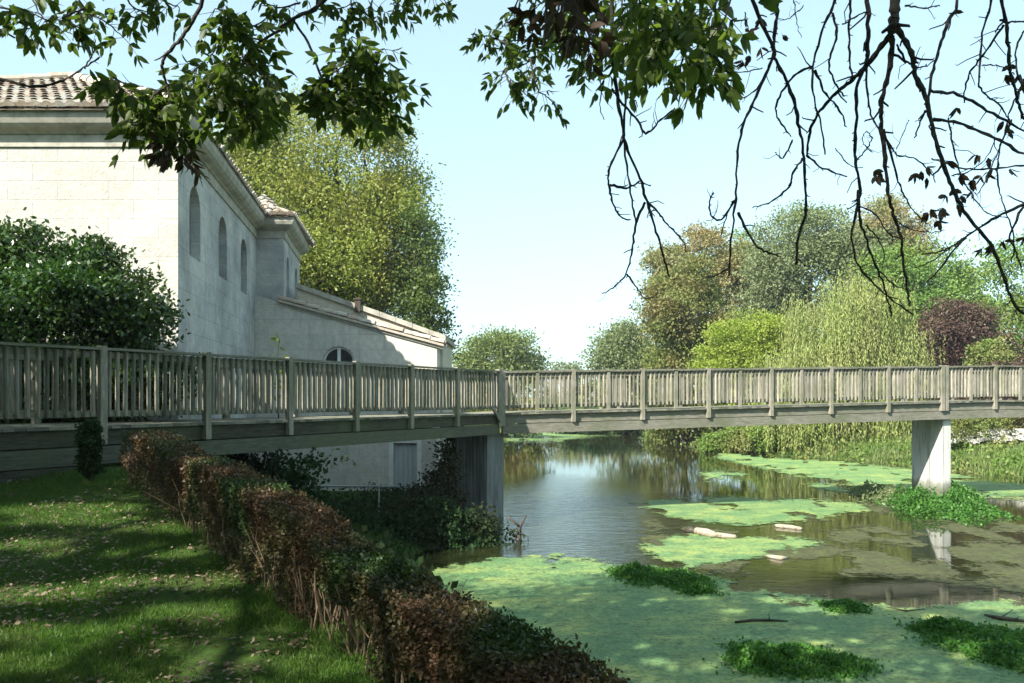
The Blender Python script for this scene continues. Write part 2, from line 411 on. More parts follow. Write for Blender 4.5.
Q = np.stack([I[:-1, :-1], I[:-1, 1:], I[1:, 1:], I[1:, :-1]], -1).reshape(-1, 4)
props(np_mesh('river', np.stack([X, Y, 0 * X], -1).reshape(-1, 3), Q, water_mat()), kind='structure')

# floating duckweed and shallow algae: sheets just above the water, cut to irregular outlines
WEED = [[(622, 502), (700, 498), (790, 499), (862, 504), (872, 512), (812, 519), (762, 526), (700, 523), (652, 513)],
        [(688, 446), (760, 450), (840, 460), (915, 470), (1030, 483), (1120, 495), (1120, 510), (1030, 499), (915, 493), (850, 485), (792, 476), (730, 462)],
        [(700, 473), (735, 471), (752, 476), (735, 481), (706, 480)],
        [(800, 483), (870, 484), (912, 490), (900, 495), (830, 492)],
        [(640, 547), (668, 538), (720, 535), (800, 538), (828, 544), (800, 552), (730, 563), (690, 569), (655, 560)],
        [(440, 568), (500, 557), (560, 556), (620, 565), (655, 566), (700, 573), (760, 591), (830, 601), (900, 609), (950, 606), (1024, 597), (1150, 600), (1300, 900), (1300, 1500), (0, 1500), (100, 640)],
        [(500, 434), (545, 431), (600, 432), (618, 435), (560, 440), (505, 442)],
        [(640, 436), (668, 434), (668, 437), (642, 439)]]
ALGAE = [[(715, 572), (760, 560), (850, 548), (935, 540), (1024, 541), (1120, 545), (1120, 600), (1024, 597), (960, 588), (870, 577), (780, 577)],
         [(800, 501), (868, 503), (905, 509), (930, 513), (860, 517), (800, 521)],
         [(640, 516), (690, 526), (780, 534), (870, 545), (830, 572), (720, 574), (660, 562), (640, 540)],
         [(800, 533), (880, 522), (1000, 518), (1120, 520), (1120, 548), (1000, 545), (900, 547), (830, 545)]]
def rows_y(y0, y1, f):
    ys = [y0]
    while ys[-1] < y1: ys.append(ys[-1] + max(.012, f * ys[-1] ** 2))
    return np.array(ys)
def sheet(name, polys, z, y0, y1, amp, thr, mat, holes, label, seed):
    ys = rows_y(y0, y1, .0006)
    V = []; Fs = []; base = 0
    us = np.linspace(-.12, .80, 720)           # X/Y fan keeps cells equally fine near and far
    U, YY = np.meshgrid(us, ys); XX = U * YY
    px = 512 + XX / YY * F; py = HOR + EYE / YY * F
    fld = np.full(XX.shape, -1e9)
    for p in polys:
        fld = np.maximum(fld, sdf([(a, b * 2.2) for a, b in p], px, py * 2.2))
    n1 = fbm(XX * .9, YY * .9, 5, seed) - .5
    fld = (fld + amp * n1 * 1.3) / 22.0
    fld = np.minimum(fld, (fbm(XX * 1.3, YY * 1.0, 4, seed + 20) - holes) * 4.5 + 1.2 * sstep(.2, 2.2, fld))
    keep = (fld > -.8) & (sdf(RIVER, XX, YY) > -.45)
    kc = keep[:-1, :-1] & keep[1:, 1:] & keep[:-1, 1:] & keep[1:, :-1]
    ny, nx = XX.shape; I = np.arange(nx * ny).reshape(ny, nx)
    Q = np.stack([I[:-1, :-1], I[:-1, 1:], I[1:, 1:], I[1:, :-1]], -1)[kc]
    used = np.unique(Q); rem = np.zeros(nx * ny, int); rem[used] = np.arange(len(used))
    Pt = np.stack([XX, YY, z + 0 * XX], -1).reshape(-1, 3)[used]
    o = np_mesh(name, Pt, rem[Q], mat)
    at_ = o.data.attributes.new('cover', 'FLOAT', 'POINT'); at_.data.foreach_set('value', np.ascontiguousarray(fld.ravel()[used], dtype=np.float32))
    return props(o, label, name.replace('_', ' '), kind='stuff')
def cover_alpha(nt, b, amp=.9, scale=9, soft=.10, cap=.62):
    """plants end in an irregular fine edge; between them the water shows"""
    at_ = nt.nodes.new('ShaderNodeAttribute'); at_.attribute_name = 'cover'
    n = noise(nt, scale, 8, .75); n2 = noise(nt, 60, 3, .8)
    v = math_(nt, 'ADD', math_(nt, 'MINIMUM', at_.outputs['Fac'], cap), math_(nt, 'MULTIPLY', math_(nt, 'SUBTRACT', n, .5), amp))
    v = math_(nt, 'ADD', v, math_(nt, 'MULTIPLY', math_(nt, 'SUBTRACT', n2, .5), .9))
    mr = nt.nodes.new('ShaderNodeMapRange'); mr.inputs[1].default_value = 0; mr.inputs[2].default_value = soft
    nt.links.new(v, mr.inputs[0]); nt.links.new(mr.outputs[0], b.inputs['Alpha'])
def weed_mat():
    m, nt, b = mat_new('duckweed')
    n = noise(nt, .8, 7, .7, vscale(nt, (1, 1.6, 1)), .6); n2 = noise(nt, 15, 8, .85); n3 = noise(nt, 3.2, 8, .78, vscale(nt, (1, 1.5, 1)), .4)
    c = ramp(nt, n, [(.30, (.09, .21, .085)), (.46, (.15, .27, .095)), (.57, (.25, .345, .105)), (.68, (.40, .44, .12))])
    c = mix(nt, ramp(nt, n3, [(.52, (0, 0, 0)), (.62, (.75,) * 3), (.75, (.9,) * 3)]), c, (.055, .10, .04))
    c = mix(nt, ramp(nt, n2, [(.38, (.95,) * 3), (.49, (0, 0, 0))]), c, (.035, .07, .03))
    c = mix(nt, ramp(nt, n2, [(.55, (0, 0, 0)), (.62, (.6,) * 3)]), c, (.36, .46, .16))
    cover_alpha(nt, b, 2.1, 4)
    nt.links.new(c, b.inputs['Base Color']); b.inputs['Roughness'].default_value = .6; b.inputs['Specular IOR Level'].default_value = .4
    bump(nt, math_(nt, 'ADD', n2, n3), .9, .04, b); return m
def algae_mat():
    m, nt, b = mat_new('shallow_algae')
    n = noise(nt, 1.6, 7, .7); n2 = noise(nt, 22, 5, .8)
    n3 = noise(nt, 6, 8, .8, vscale(nt, (1, 1.4, 1)), .5)
    c = ramp(nt, n, [(.3, (.06, .08, .028)), (.5, (.125, .13, .055)), (.7, (.13, .18, .045))])
    c = mix(nt, ramp(nt, n3, [(.40, (.85,) * 3), (.58, (0, 0, 0))]), c, (.035, .038, .02))
    c = mix(nt, ramp(nt, n2, [(.4, (.8,) * 3), (.6, (0, 0, 0))]), c, (.045, .045, .025))
    cover_alpha(nt, b, 3.6, 4, .4, 3)
    nt.links.new(c, b.inputs['Base Color']); b.inputs['Roughness'].default_value = .8; b.inputs['Specular IOR Level'].default_value = .15
    bump(nt, n2, .7, .03, b); return m
sheet('duckweed', WEED, .012, 3.0, 76, 12, 0, weed_mat(), .36, 'yellow green duckweed floating in mats on the river', 3)
sheet('algae', ALGAE, .006, 9, 40, 14, 0, algae_mat(), .50, 'brown mottled algae lying in the shallows by the bridge pier', 31)

# ------------------------------------------------------------------ footbridge
M['beam_mid'] = wood_mat('mossy_beam', (.5, .5, 4), (.055, .062, .045), (.11, .115, .09), (.18, .175, .14))  # lower left beam: mossy green, its shade darkened into the colour
bridge = thing('footbridge', 'weathered wooden footbridge with picket railings crossing the river on concrete piers', 'footbridge', (LB.x, LB.y, 0))
WD = 1.62                       # between the two railings
miter = (LN + RN) / (1 + LN.dot(RN))
def ztop_left(t): return EYE + .645 + .035 * min(1, t / 11)       # t metres back from the corner
def ztop_right(t): return EYE + .645 + (.30 * min(t, 16) / 15.6)
def zs(v): return Vector((0, 0, v))
def railing_bay(a, b, za, zb, back):
    """a,b plan points; za,zb rail-top heights; back: unit vector to the walking side"""
    A = a + zs(za); B = b + zs(zb); d = (B - A)
    L = d.length; dn = d.normalized()
    g = .07
    p = MB(); n = max(2, int(round((L - .12) / .126)))
    for i in range(n):
        t = (i + .5) / n
        c = A.lerp(B, .06 / L + t * (1 - .12 / L)) + dn * random.uniform(-.008, .008) + back * random.uniform(-.004, .004)
        w = .060 * random.uniform(.85, 1.12); tw = random.uniform(-.05, .05)
        ax = Vector((dn.x, dn.y, 0)).normalized(); ax = (Matrix.Rotation(tw * 2, 3, 'Z') @ ax); ay = ax.cross(Vector((0, 0, 1)))
        h0, h1 = zs(-.96 + random.uniform(-.012, .008)), zs(-.05) + ax * random.uniform(-.011, .011)
        sec = [(-w / 2, .018), (-w / 2, 0), (-w * .3, -.020), (0, -.027), (w * .3, -.020), (w / 2, 0), (w / 2, .018)]
        sgn = 1 if back.dot(ay) > 0 else -1
        vs = [c + ax * q0 + ay * q1 * sgn + hh for hh in (h0, h1) for q0, q1 in sec]
        p.add(vs, [(k_, (k_ + 1) % 7, 7 + (k_ + 1) % 7, 7 + k_) for k_ in range(7)] + [tuple(range(7)), tuple(range(7, 14))])
    pan = p.build('railing_panel', M['wood'], bridge)
    q = MB(); q.beam(A + zs(-.018), B + zs(-.018), .135, .036); q.build('top_rail', M['wood_h'], pan)
    for h, nm in ((-.10, 'upper_rail'), (-.93, 'bottom_rail')):
        q = MB(); q.beam(A + zs(h) + back * .036, B + zs(h) + back * .036, .045, .085); q.build(nm, M['wood_h'], pan)
    return pan
def post(p, zt, out, w=.10, low=1.36, along=None):
    m = MB(); al = along or out.cross(Vector((0, 0, 1)))
    m.obox(p + zs(zt - low) - al * w / 2 - out * w * .3, al * w, out * w, zs(low + .025)); return m.build('post', M['wood'], bridge)
# left span, near and far side
tl = [0, 1.98] + [1.98 + 1.75 * k for k in range(1, 8)]
for side in (0, 1):
    off0 = miter * WD if side else Vector((0, 0, 0)); offn = LN * WD if side else Vector((0, 0, 0))
    out = LN if side else -LN
    pts = []
    for i, t in enumerate(tl):
        p = LB - LD * t + (off0 if i == 0 else offn); pts.append((Vector((p.x, p.y, 0)), ztop_left(t)))
    for i in range(len(pts) - 1):
        (b_, zb), (a_, za) = pts[i], pts[i + 1]
        railing_bay(a_, b_, za, zb, -out)
        if i > 0: post(b_, zb, out)
    post(pts[-1][0], pts[-1][1], out)
# right span
NR = 11
for side in (0, 1):
    off0 = miter * WD if side else Vector((0, 0, 0)); offn = RN * WD if side else Vector((0, 0, 0))
    out = RN if side else -RN
    pts = []
    for i in range(NR + 1):
        t = 1.98 * i
        p = LB + RD * t + (off0 if i == 0 else offn); pts.append((Vector((p.x, p.y, 0)), ztop_right(t)))
    for i in range(NR):
        (a_, za), (b_, zb) = pts[i], pts[i + 1]
        if i == 7: a_ = a_ + RD * .13
        railing_bay(a_, b_, za, zb, -out)
        if i > 0: post(a_, za, out)
        if i == 7: post(a_ - RD * .15, za, out, .115)
        # slim middle post between bays
        if i < NR:
            c = (a_ + b_) / 2; m = MB(); m.obox(c + zs((za + zb) / 2 - 1.08) - RD * .045, RD * .09, out * .05, zs(1.05)); m.build('middle_post', M['wood'], bridge)
    post(pts[-1][0], pts[-1][1], out)
cp = MB(); bis = -(LN + RN).normalized(); al = bis.cross(Vector((0, 0, 1)))
cp.obox(LB + zs(ztop_left(0) - 1.42) - al * .10 - bis * .08, al * .20, bis * .17, zs(1.46)); cp.build('post', M['wood'], bridge)
p2 = LB + miter * WD
cp = MB(); cp.obox(Vector((p2.x, p2.y, 0)) + zs(ztop_left(0) - 1.42) - al * .09 - bis * .09, al * .18, bis * .18, zs(1.45)); cp.build('post', M['wood'], bridge)
br_ = MB(); br_.beam(LB - LD * .42 + zs(ztop_left(0) - .95) - LN * .05, LB - LD * .08 + zs(ztop_left(0) - 1.28) - LN * .05, .05, .09); br_.build('brace', M['wood'], bridge)
# decks
def deck(a, b, an, bn, za, zb, name='deck'):
    m = MB(); L = (b - a).length; n = int(L / .145)
    for i in range(n):
        t0, t1 = i / n, (i + 1) / n - .006 / L
        p0, p1 = a.lerp(b, t0), a.lerp(b, t1); q0, q1 = an.lerp(bn, t0), an.lerp(bn, t1)
        z0, z1 = za + (zb - za) * t0 - 1.085, za + (zb - za) * t1 - 1.085
        e = random.uniform(0, .012); o = (p0 - q0).normalized() * (.035 + e)
        vs = [p0 + o + zs(z0), p1 + o + zs(z1), q1 - o + zs(z1), q0 - o + zs(z0)]
        vs += [v - zs(.045) for v in vs]
        m.add(vs, [(0, 1, 2, 3), (7, 6, 5, 4), (0, 4, 5, 1), (1, 5, 6, 2), (2, 6, 7, 3), (3, 7, 4, 0)])
    return m.build(name, M['wood_h'], bridge)
e_ = -LD * tl[-1]
deck(LB + e_, LB - LD * .0, LB + e_ + LN * WD, LB + miter * WD, ztop_left(12), ztop_left(0))
Rend = LB + RD * (1.98 * NR)
R16 = LB + RD * 16
deck(LB + RD * .01, R16, LB + miter * WD + RD * .01, R16 + RN * WD, ztop_right(0), ztop_right(16))
deck(R16 + RD * .01, Rend, R16 + RN * WD + RD * .01, Rend + RN * WD, ztop_right(16), ztop_right(30))
def fascia(a, b, za, zb, inset, mu='wood_h', ml='wood_h'):
    for lo, hi, nm, ex in ((1.135, 1.36, 'upper_beam', .015), (1.378, 1.62, 'lower_beam', -.03)):
        m = MB(); v = [a + inset * (.02 + ex), b + inset * (.02 + ex)]
        m.add([v[0] + zs(za - hi), v[1] + zs(zb - hi), v[1] + inset * .14 + zs(zb - hi), v[0] + inset * .14 + zs(za - hi),
               v[0] + zs(za - lo), v[1] + zs(zb - lo), v[1] + inset * .14 + zs(zb - lo), v[0] + inset * .14 + zs(za - lo)],
              [(0, 3, 2, 1), (4, 5, 6, 7), (0, 1, 5, 4), (1, 2, 6, 5), (2, 3, 7, 6), (3, 0, 4, 7)])
        m.build(nm, M[mu if nm == 'upper_beam' else ml], bridge)
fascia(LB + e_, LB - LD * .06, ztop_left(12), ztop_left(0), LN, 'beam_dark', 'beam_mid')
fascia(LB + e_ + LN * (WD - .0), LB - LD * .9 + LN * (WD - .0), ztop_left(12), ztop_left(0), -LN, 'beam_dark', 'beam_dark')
fascia(LB + RD * .06, R16, ztop_right(0), ztop_right(16), RN)
fascia(R16 + RD * .004, Rend, ztop_right(16), ztop_right(30), RN)
fascia(LB + RD * .95 + RN * WD, R16 + RN * WD, ztop_right(.9), ztop_right(16), -RN)
fascia(R16 + RD * .004 + RN * WD, Rend + RN * WD, ztop_right(16), ztop_right(30), -RN)
# concrete piers
def prism(poly, z0, z1, name, mat, parent, ztops=None):
    m = MB(); n = len(poly)
    m.add([(p[0], p[1], z0) for p in poly] + [(p[0], p[1], (ztops[i] if ztops else z1)) for i, p in enumerate(poly)],
          [tuple(range(n))[::-1], tuple(range(n, 2 * n))] + [(i, (i + 1) % n, n + (i + 1) % n, n + i) for i in range(n)])
    return m.build(name, mat, parent)
p0 = LB + RD * 13.98 + RN * .10
poly = [p0, p0 + RD * .30, p0 + RD * .30 + RN * 1.25, p0 + RN * 1.25]
prism([(p.x, p.y) for p in poly], -.8, ztop_right(13.9) - 1.625, 'concrete_pier', M['concrete'], bridge)
A_ = at(456, 400, 21.0); B_ = at(487, 400, 20.35); D_ = at(503.5, 400, 20.75)
poly = [(A_.x, A_.y), (B_.x, B_.y), (D_.x, D_.y), (D_.x - .35, D_.y + 1.2), (A_.x + .1, A_.y + 1.4)]
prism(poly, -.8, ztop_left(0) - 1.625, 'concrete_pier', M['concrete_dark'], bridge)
# vertical shuttering ribs left on the near pier
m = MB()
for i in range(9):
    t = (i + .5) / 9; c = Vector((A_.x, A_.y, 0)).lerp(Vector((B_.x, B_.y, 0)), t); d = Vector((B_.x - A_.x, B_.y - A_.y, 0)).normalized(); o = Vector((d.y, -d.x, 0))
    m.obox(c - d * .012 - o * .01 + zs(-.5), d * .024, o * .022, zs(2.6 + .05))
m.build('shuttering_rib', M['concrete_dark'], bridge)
# stone abutment hidden in the mound at the left end and footing at the right bank
pe = LB + e_
poly = [pe - LD * .6, pe + LD * 3.2, pe + LD * 3.2 + LN * WD, pe - LD * .6 + LN * WD]
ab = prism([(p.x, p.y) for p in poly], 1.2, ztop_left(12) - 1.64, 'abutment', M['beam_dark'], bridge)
pe = Rend
poly = [pe - RD * 1.2, pe + RD * .6, pe + RD * .6 + RN * WD, pe - RD * 1.2 + RN * WD]
prism([(p.x, p.y) for p in poly], -.5, ztop_right(20) - 1.64, 'abutment', M['concrete'], bridge)

# ------------------------------------------------------------------ stone buildings
def wall_panel(m, o, u, inward, outer, holes, depth):
    """m MB for wall; o origin, u horizontal unit; outer/holes lists of (u,z). Adds face, reveals."""
    def P3(p, d=0): return (o[0] + u[0] * p[0] + inward[0] * d, o[1] + u[1] * p[0] + inward[1] * d, p[1])
    loops = [outer] + holes
    flat = [p for l in loops for p in l]
    tris = tessellate_polygon([[Vector((a, b, 0)) for a, b in l] for l in loops])
    m.add([P3(p) for p in flat], [tuple(t) for t in tris])
    for l in holes:
        n = len(l); m.add([P3(p) for p in l] + [P3(p, depth) for p in l], [(i, (i + 1) % n, n + (i + 1) % n, n + i) for i in range(n)])
def arch(uc, w, z0, z1, n=10):
    r = w / 2; return [(uc - r, z0), (uc + r, z0)] + [(uc + r * cos(pi * k / n), z1 - r + r * sin(pi * k / n)) for k in range(n + 1)]
def arch_panel(o, u, inward, uc, w, z0, z1, d, name, mat, parent):
    l = arch(uc, w, z0, z1); m = MB()
    m.add([(o[0] + u[0] * p[0] + inward[0] * d, o[1] + u[1] * p[0] + inward[1] * d, p[1]) for p in l], [tuple(range(len(l)))])
    return m.build(name, mat, parent)
def sweep(path, prof, name, mat, parent):
    m = MB(); n = len(path); k = len(prof); vs = []
    for i, p in enumerate(path):
        p = Vector(p)
        def nrm(a, b): d = (Vector(b) - Vector(a)).normalized(); return Vector((d.y, -d.x))
        if i == 0: nn = nrm(path[0], path[1])
        elif i == n - 1: nn = nrm(path[-2], path[-1])
        else:
            a, b = nrm(path[i - 1], path[i]), nrm(path[i], path[i + 1]); nn = (a + b) / (1 + a.dot(b))
        vs += [(p.x + nn.x * o, p.y + nn.y * o, z) for o, z in prof]
    fs = [(i * k + j, (i + 1) * k + j, (i + 1) * k + (j + 1) % k, i * k + (j + 1) % k) for i in range(n - 1) for j in range(k)]
    fs += [tuple(range(k)), tuple((n - 1) * k + j for j in range(k))[::-1]]
    m.add(vs, fs); return m.build(name, mat, parent)
def tile_slope(m, e0, e1, up, lenf, r=.105, pitch=.225, step=.42, jit=.012):
    """half-round tiles: eave e0->e1, up = unit vector up the slope, lenf(t) = slope length at distance t"""
    e0, e1 = Vector(e0), Vector(e1); L = (e1 - e0).length; d = (e1 - e0) / L; nn = d.cross(up).normalized()
    if nn.z < 0: nn = -nn
    n = int(L / pitch)
    for i in range(n):
        for half in (0, 1):            # cover tiles and channel tiles between them
            t = (i + .5 + (.5 if half else 0)) * L / n
            if t > L: continue
            ln = lenf(t)
            if ln < .1: continue
            ns = max(1, int(math.ceil(ln / step)))
            for s in range(ns):
                s0, s1 = s * step, min((s + 1) * step + .05, ln + .03)
                j = Vector((random.uniform(-jit, jit), random.uniform(-jit, jit), random.uniform(-jit, jit) * .5))
                vs = []
                for q, (sv, rr, lift) in enumerate(((s0, r * 1.08, .022), (s1, r * .92, 0))):
                    for k in range(6):
                        a = pi * k / 5; h = sin(a) * rr if not half else -sin(a) * rr * .8 + rr * .35
                        vs.append(e0 + d * (t + cos(a) * rr * (1 if not half else .95)) + up * sv + nn * (h + lift * (1 - half)) + j)
                fs = [(k, k + 1, 7 + k, 6 + k) for k in range(5)]
                if s == 0 and not half: fs.append((5, 4, 3, 2, 1, 0))
                m.add(vs, fs)

mill = thing('stone_building', 'tall pale limestone building with tiled hip roof and three blind arched windows behind the shrub', 'building', (-8, 19, 0))
Y0 = 15.0; X0 = -6.294
us = Vector((-.1503, .9886)); inw = Vector((-.9886, -.1503))
Ls = (23.7 - Y0) / us.y
S1 = Vector((X0, Y0)) + us * Ls                       # where the block steps out
T0 = Vector((-6.79, 23.7)); T1 = T0 + us * 4.1
m = MB()
wall_panel(m, (X0, Y0), (-1, 0), (0, 1), [(0, 0), (9, 0), (9, 8.3), (0, 8.3)], [], 0)
m.build('wall', M['stone_front'], mill)
wins = [1.32, 4.06, 6.80]
m = MB(); holes = [arch(w, .93, 5.96, 7.43) for w in wins]
wall_panel(m, (X0, Y0), us, inw, [(0, -.3), (Ls, -.3), (Ls, 8.3), (0, 8.3)], holes, .22)
wall_panel(m, (S1.x, S1.y), (1, 0), (0, 1), [(0, -.3), (T0.x - S1.x, -.3), (T0.x - S1.x, 8.3), (0, 8.3)], [], 0)
tw = [.95, 3.1]
holes2 = [arch(w, .62, 6.15, 7.45) for w in tw]
wall_panel(m, T0, us, inw, [(0, -.3), (4.1, -.3), (4.1, 8.3), (0, 8.3)], holes2, .22)
wall_panel(m, T1, (-1, 0), (0, -1), [(0, -.3), (7, -.3), (7, 8.3), (0, 8.3)], [], 0)
side = m.build('wall', M['stone_side'], mill)
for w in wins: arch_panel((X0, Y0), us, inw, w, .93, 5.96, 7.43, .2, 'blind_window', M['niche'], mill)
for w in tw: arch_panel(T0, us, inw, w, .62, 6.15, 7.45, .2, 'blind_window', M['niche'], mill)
prof = [(0, 7.84), (.035, 7.84), (.035, 8.06), (.07, 8.07), (.10, 8.10), (.20, 8.15), (.27, 8.21), (.31, 8.30), (.32, 8.42), (0, 8.42)]
path = [(-15.3, Y0), (X0, Y0), tuple(S1), tuple(T0), tuple(T1), (T1.x - 3, T1.y + .01)]
sweep(path, prof, 'cornice', M['stone_trim'], mill)
# roof (slope .5)
rf = MB(); sl = .5; k = 1 / math.sqrt(1 + sl * sl)
ov = .40; ez = 8.44
ec = Vector((X0 + ov, Y0 - ov)); Wf = 9.6
apex = Vector((-10.6, 14.48 + 4.7, ez + 4.7 * sl))
e_l = Vector((ec.x - Wf, ec.y))
ev = Vector((ec.x, ec.y)) + us * (Ls + ov + .4)
back = Vector((apex.x, apex.y)) + us * 9.5
hip = MB()
P_ = [(e_l.x, e_l.y, ez), (ec.x, ec.y, ez), (apex.x, apex.y, apex.z), (ev.x, ev.y, ez), (back.x, back.y, apex.z), (e_l.x + us.x * 14, e_l.y + us.y * 14, ez)]
hip.add([(a, b, c - .03) for a, b, c in P_], [(0, 1, 2), (1, 3, 4, 2), (0, 2, 4, 5), (3, 5, 4), (0, 5, 3, 1)])
roof = hip.build('roof', M['tile'], mill)
tl_ = MB()
half = Wf / 2
tile_slope(tl_, (e_l.x, e_l.y, ez), (ec.x, ec.y, ez), Vector((0, k, sl * k)), lambda t: max(0, min(t / (apex.x - e_l.x), (Wf - t) / (ec.x - apex.x))) * 4.7 / k)
inn = Vector((inw.x, inw.y, 0))
Lside = (ev - ec).length
av = Vector((apex.x - ec.x, apex.y - ec.y)); ta = av.dot(us); dp_ = av.dot(inw); hp = apex.z - ez; ls = math.hypot(dp_, hp)
tile_slope(tl_, (ec.x, ec.y, ez), (ev.x, ev.y, ez), (inn * dp_ / ls + Vector((0, 0, hp / ls))), lambda t: min(t / ta, 1) * ls)
ridge = lambda a, b: [tl_.tube([Vector(a).lerp(Vector(b), i / 14), Vector(a).lerp(Vector(b), (i + 1.1) / 14)], [.15, .12], 8) for i in range(14)]
ridge((ec.x, ec.y, ez + .06), (apex.x, apex.y, apex.z + .04)); ridge((apex.x, apex.y, apex.z + .04), (back.x, back.y, apex.z + .04)); ridge((e_l.x, e_l.y, ez + .06), (apex.x, apex.y, apex.z + .04))
tl_.build('roof_tiles', M['tile'], roof)
# small hip roof over the projecting block
c0 = Vector((T0.x + ov, T0.y - ov)); c1 = Vector((T1.x + ov, T1.y + ov)); ap = Vector((T0.x - 1.9, T0.y + 2.2, ez + 1.25)); S0 = Vector((S1.x - .4, T0.y - ov))
h2 = MB(); h2.add([(S0.x - 1, S0.y, ez + .7), (c0.x, c0.y, ez), tuple(ap), (c1.x, c1.y, ez), (S0.x, S0.y, ez)], [(4, 1, 2, 0), (1, 3, 2)])
r2 = h2.build('roof', M['tile'], mill)
t2 = MB(); Lc = (c1 - c0).length
tile_slope(t2, (S0.x, S0.y, ez), (c0.x, c0.y, ez), Vector((0, k, sl * k)), lambda t: max(.12, (1.35 - t) * 1.9))
tile_slope(t2, (c0.x, c0.y, ez), (c1.x, c1.y, ez), (inn * k + Vector((0, 0, sl * k))), lambda t: max(.1, min(t, 2.2, max(.1, Lc - t))) * 1.1)
t2.build('roof_tiles', M['tile'], r2)

# low annex with lunette window and door
YA = 23.45
annex = thing('stone_annex', 'low pale stone annex with lean-to roof, arched fanlight window and grey door', 'building', (-5, YA, .2))
def AX(px): return (px - 512) / F * YA
def AZ(py): return EYE + (HOR - py) / F * YA
xl, xr = AX(255), AX(437)
zl = 5.9 + (AX(283) - xl) * .27; zr = AZ(347)
wz = AZ(372); wc = AX(338.5) - xl; wr = .47
win = [(wc - wr, wz), (wc + wr, wz)] + [(wc + wr * cos(pi * k_ / 12), wz + .28 + wr * sin(pi * k_ / 12)) for k_ in range(13)]
d0, d1, dz = AX(393.5) - xl, AX(417) - xl, AZ(443)
door = [(d0, .18), (d1, .18), (d1, dz), (d0, dz)]
m = MB()
wall_panel(m, (xl, YA), (1, 0), (0, 1), [(0, -.4), (xr - xl, -.4), (xr - xl, zr), (0, zl)], [win, door], .16)
m.add([(xr, YA, -.4), (xr, YA + 4.5, -.4), (xr, YA + 4.5, zr), (xr, YA, zr)], [(0, 1, 2, 3)])
m.build('wall', M['stone_annex'], annex)
# window: pane, frame, mullion
w3 = lambda a, z, d=0: Vector((xl + a, YA + d, z))
m = MB(); m.add([w3(a, z, .13) for a, z in win], [tuple(range(len(win)))]); wn = m.build('window', M['glass'], annex)
m = MB()
m.tube([w3(wc + (wr - .03) * cos(pi * k_ / 14), wz + .28 + (wr - .03) * sin(pi * k_ / 14), .09) for k_ in range(15)], .035, 6)
m.obox(w3(wc - .045, wz, .06), (.09, 0, 0), (0, .05, 0), (0, 0, .27 + wr - .04))
m.obox(w3(wc - wr + .02, wz + .22, .065), (2 * wr - .04, 0, 0), (0, .045, 0), (0, 0, .05))
m.build('frame', M['white_wood'], wn)
m = MB()
for k_ in range(12):                                   # arch stones slightly proud of the wall
    a0, a1 = pi * k_ / 12 + .02, pi * (k_ + 1) / 12 - .02
    q = [w3(wc + r_ * cos(a), wz + .28 + r_ * sin(a), -.015) for r_, a in ((wr + .01, a0), (wr + .2, a0), (wr + .2, a1), (wr + .01, a1))]
    m.add(q + [v + Vector((0, .012, 0)) for v in q], [(3, 2, 1, 0), (0, 1, 5, 4), (1, 2, 6, 5), (2, 3, 7, 6), (3, 0, 4, 7)])
m.build('surround', M['stone_annex'], wn)
m = MB()
for i in range(5): m.obox(w3(d0 + (d1 - d0) * i / 5 + .004, .2, .09), ((d1 - d0) / 5 - .008, 0, 0), (0, .04, 0), (0, 0, dz - .2))
dr = m.build('door', M['door'], annex)
m = MB(); m.tube([w3(d1 - .09, 1.05, .09), w3(d1 - .09, 1.05, .04), w3(d1 - .16, 1.05, .03)], .012, 6); m.build('handle', M['steel'], dr)
m = MB(); fw = .13
m.obox(w3(d0 - fw, .18, -.02), (fw - .002, 0, 0), (0, .05, 0), (0, 0, dz - .18)); m.obox(w3(d1 + .002, .18, -.02), (fw, 0, 0), (0, .05, 0), (0, 0, dz - .18)); m.obox(w3(d0 - fw, dz + .002, -.02), (d1 - d0 + 2 * fw, 0, 0), (0, .05, 0), (0, 0, .12))
m.build('door_frame', M['white_wood'], annex)
# lean-to roof
xe0, ze0 = AX(278), 5.95; xe1, ze1 = AX(444), AZ(346)
sl_ = Vector((xe1 - xe0, 0, ze1 - ze0)); up_ = -sl_.normalized()
m = MB(); m.obox((xe0, YA - .12, ze0 - .02), sl_, (0, .9, 0), (0, 0, .07)); rfa = m.build('roof', M['tile'], annex)
m = MB(); tile_slope(m, (xe1, YA - .12, ze1 + .07), (xe1, YA + .8, ze1 + .07), up_, lambda t: sl_.length - .05, jit=.02)
m.build('roof_tiles', M['tile'], rfa)
m = MB(); m.obox((xe0 + .3, YA - .05, ze0 - .18), sl_ * .93, (0, .1, 0), (0, 0, .14)); m.build('verge_board', M['stone_trim'], annex)
# wall of the higher building behind it, with a stone coping
YB = 24.5
rear = thing('rear_annex', 'sunlit cream wall with sloping stone coping rising behind the low annex roof', 'building', (-4.5, YB, .2))
bx0, bz0 = -6.62, EYE + (HOR - 284) / F * YB; bx1, bz1 = (446 - 512) / F * YB, EYE + (HOR - 336) / F * YB
dx = bx1 - bx0
M['stone_rear'] = stone_mat('limestone_rear', (1, 0), (.62, .57, .47), (.48, .43, .35), (1.1, .4), .5, .88, (.38, .35, .28))
prism([(bx0, YB), (bx1 - .1, YB), (bx1 - .1, YB + 3.8), (bx0, YB + 3.8)], -.3, 0, 'wall', M['stone_rear'], rear, [bz0 - .12, bz1 - .1, bz1 - .1, bz0 - .12])
cop = MB(); n = 9
for i in range(n):
    a = Vector((bx0 + dx * i / n + .006, YB - .1, bz0 - .13 + (bz1 - bz0) * i / n + random.uniform(-.012, .012))); cop.obox(a, (dx / n - .012, 0, (bz1 - bz0) / n), (0, 4.0, 0), (0, 0, .15 + random.uniform(-.01, .015)))
cop.build('coping', M['stone_trim'], rear)
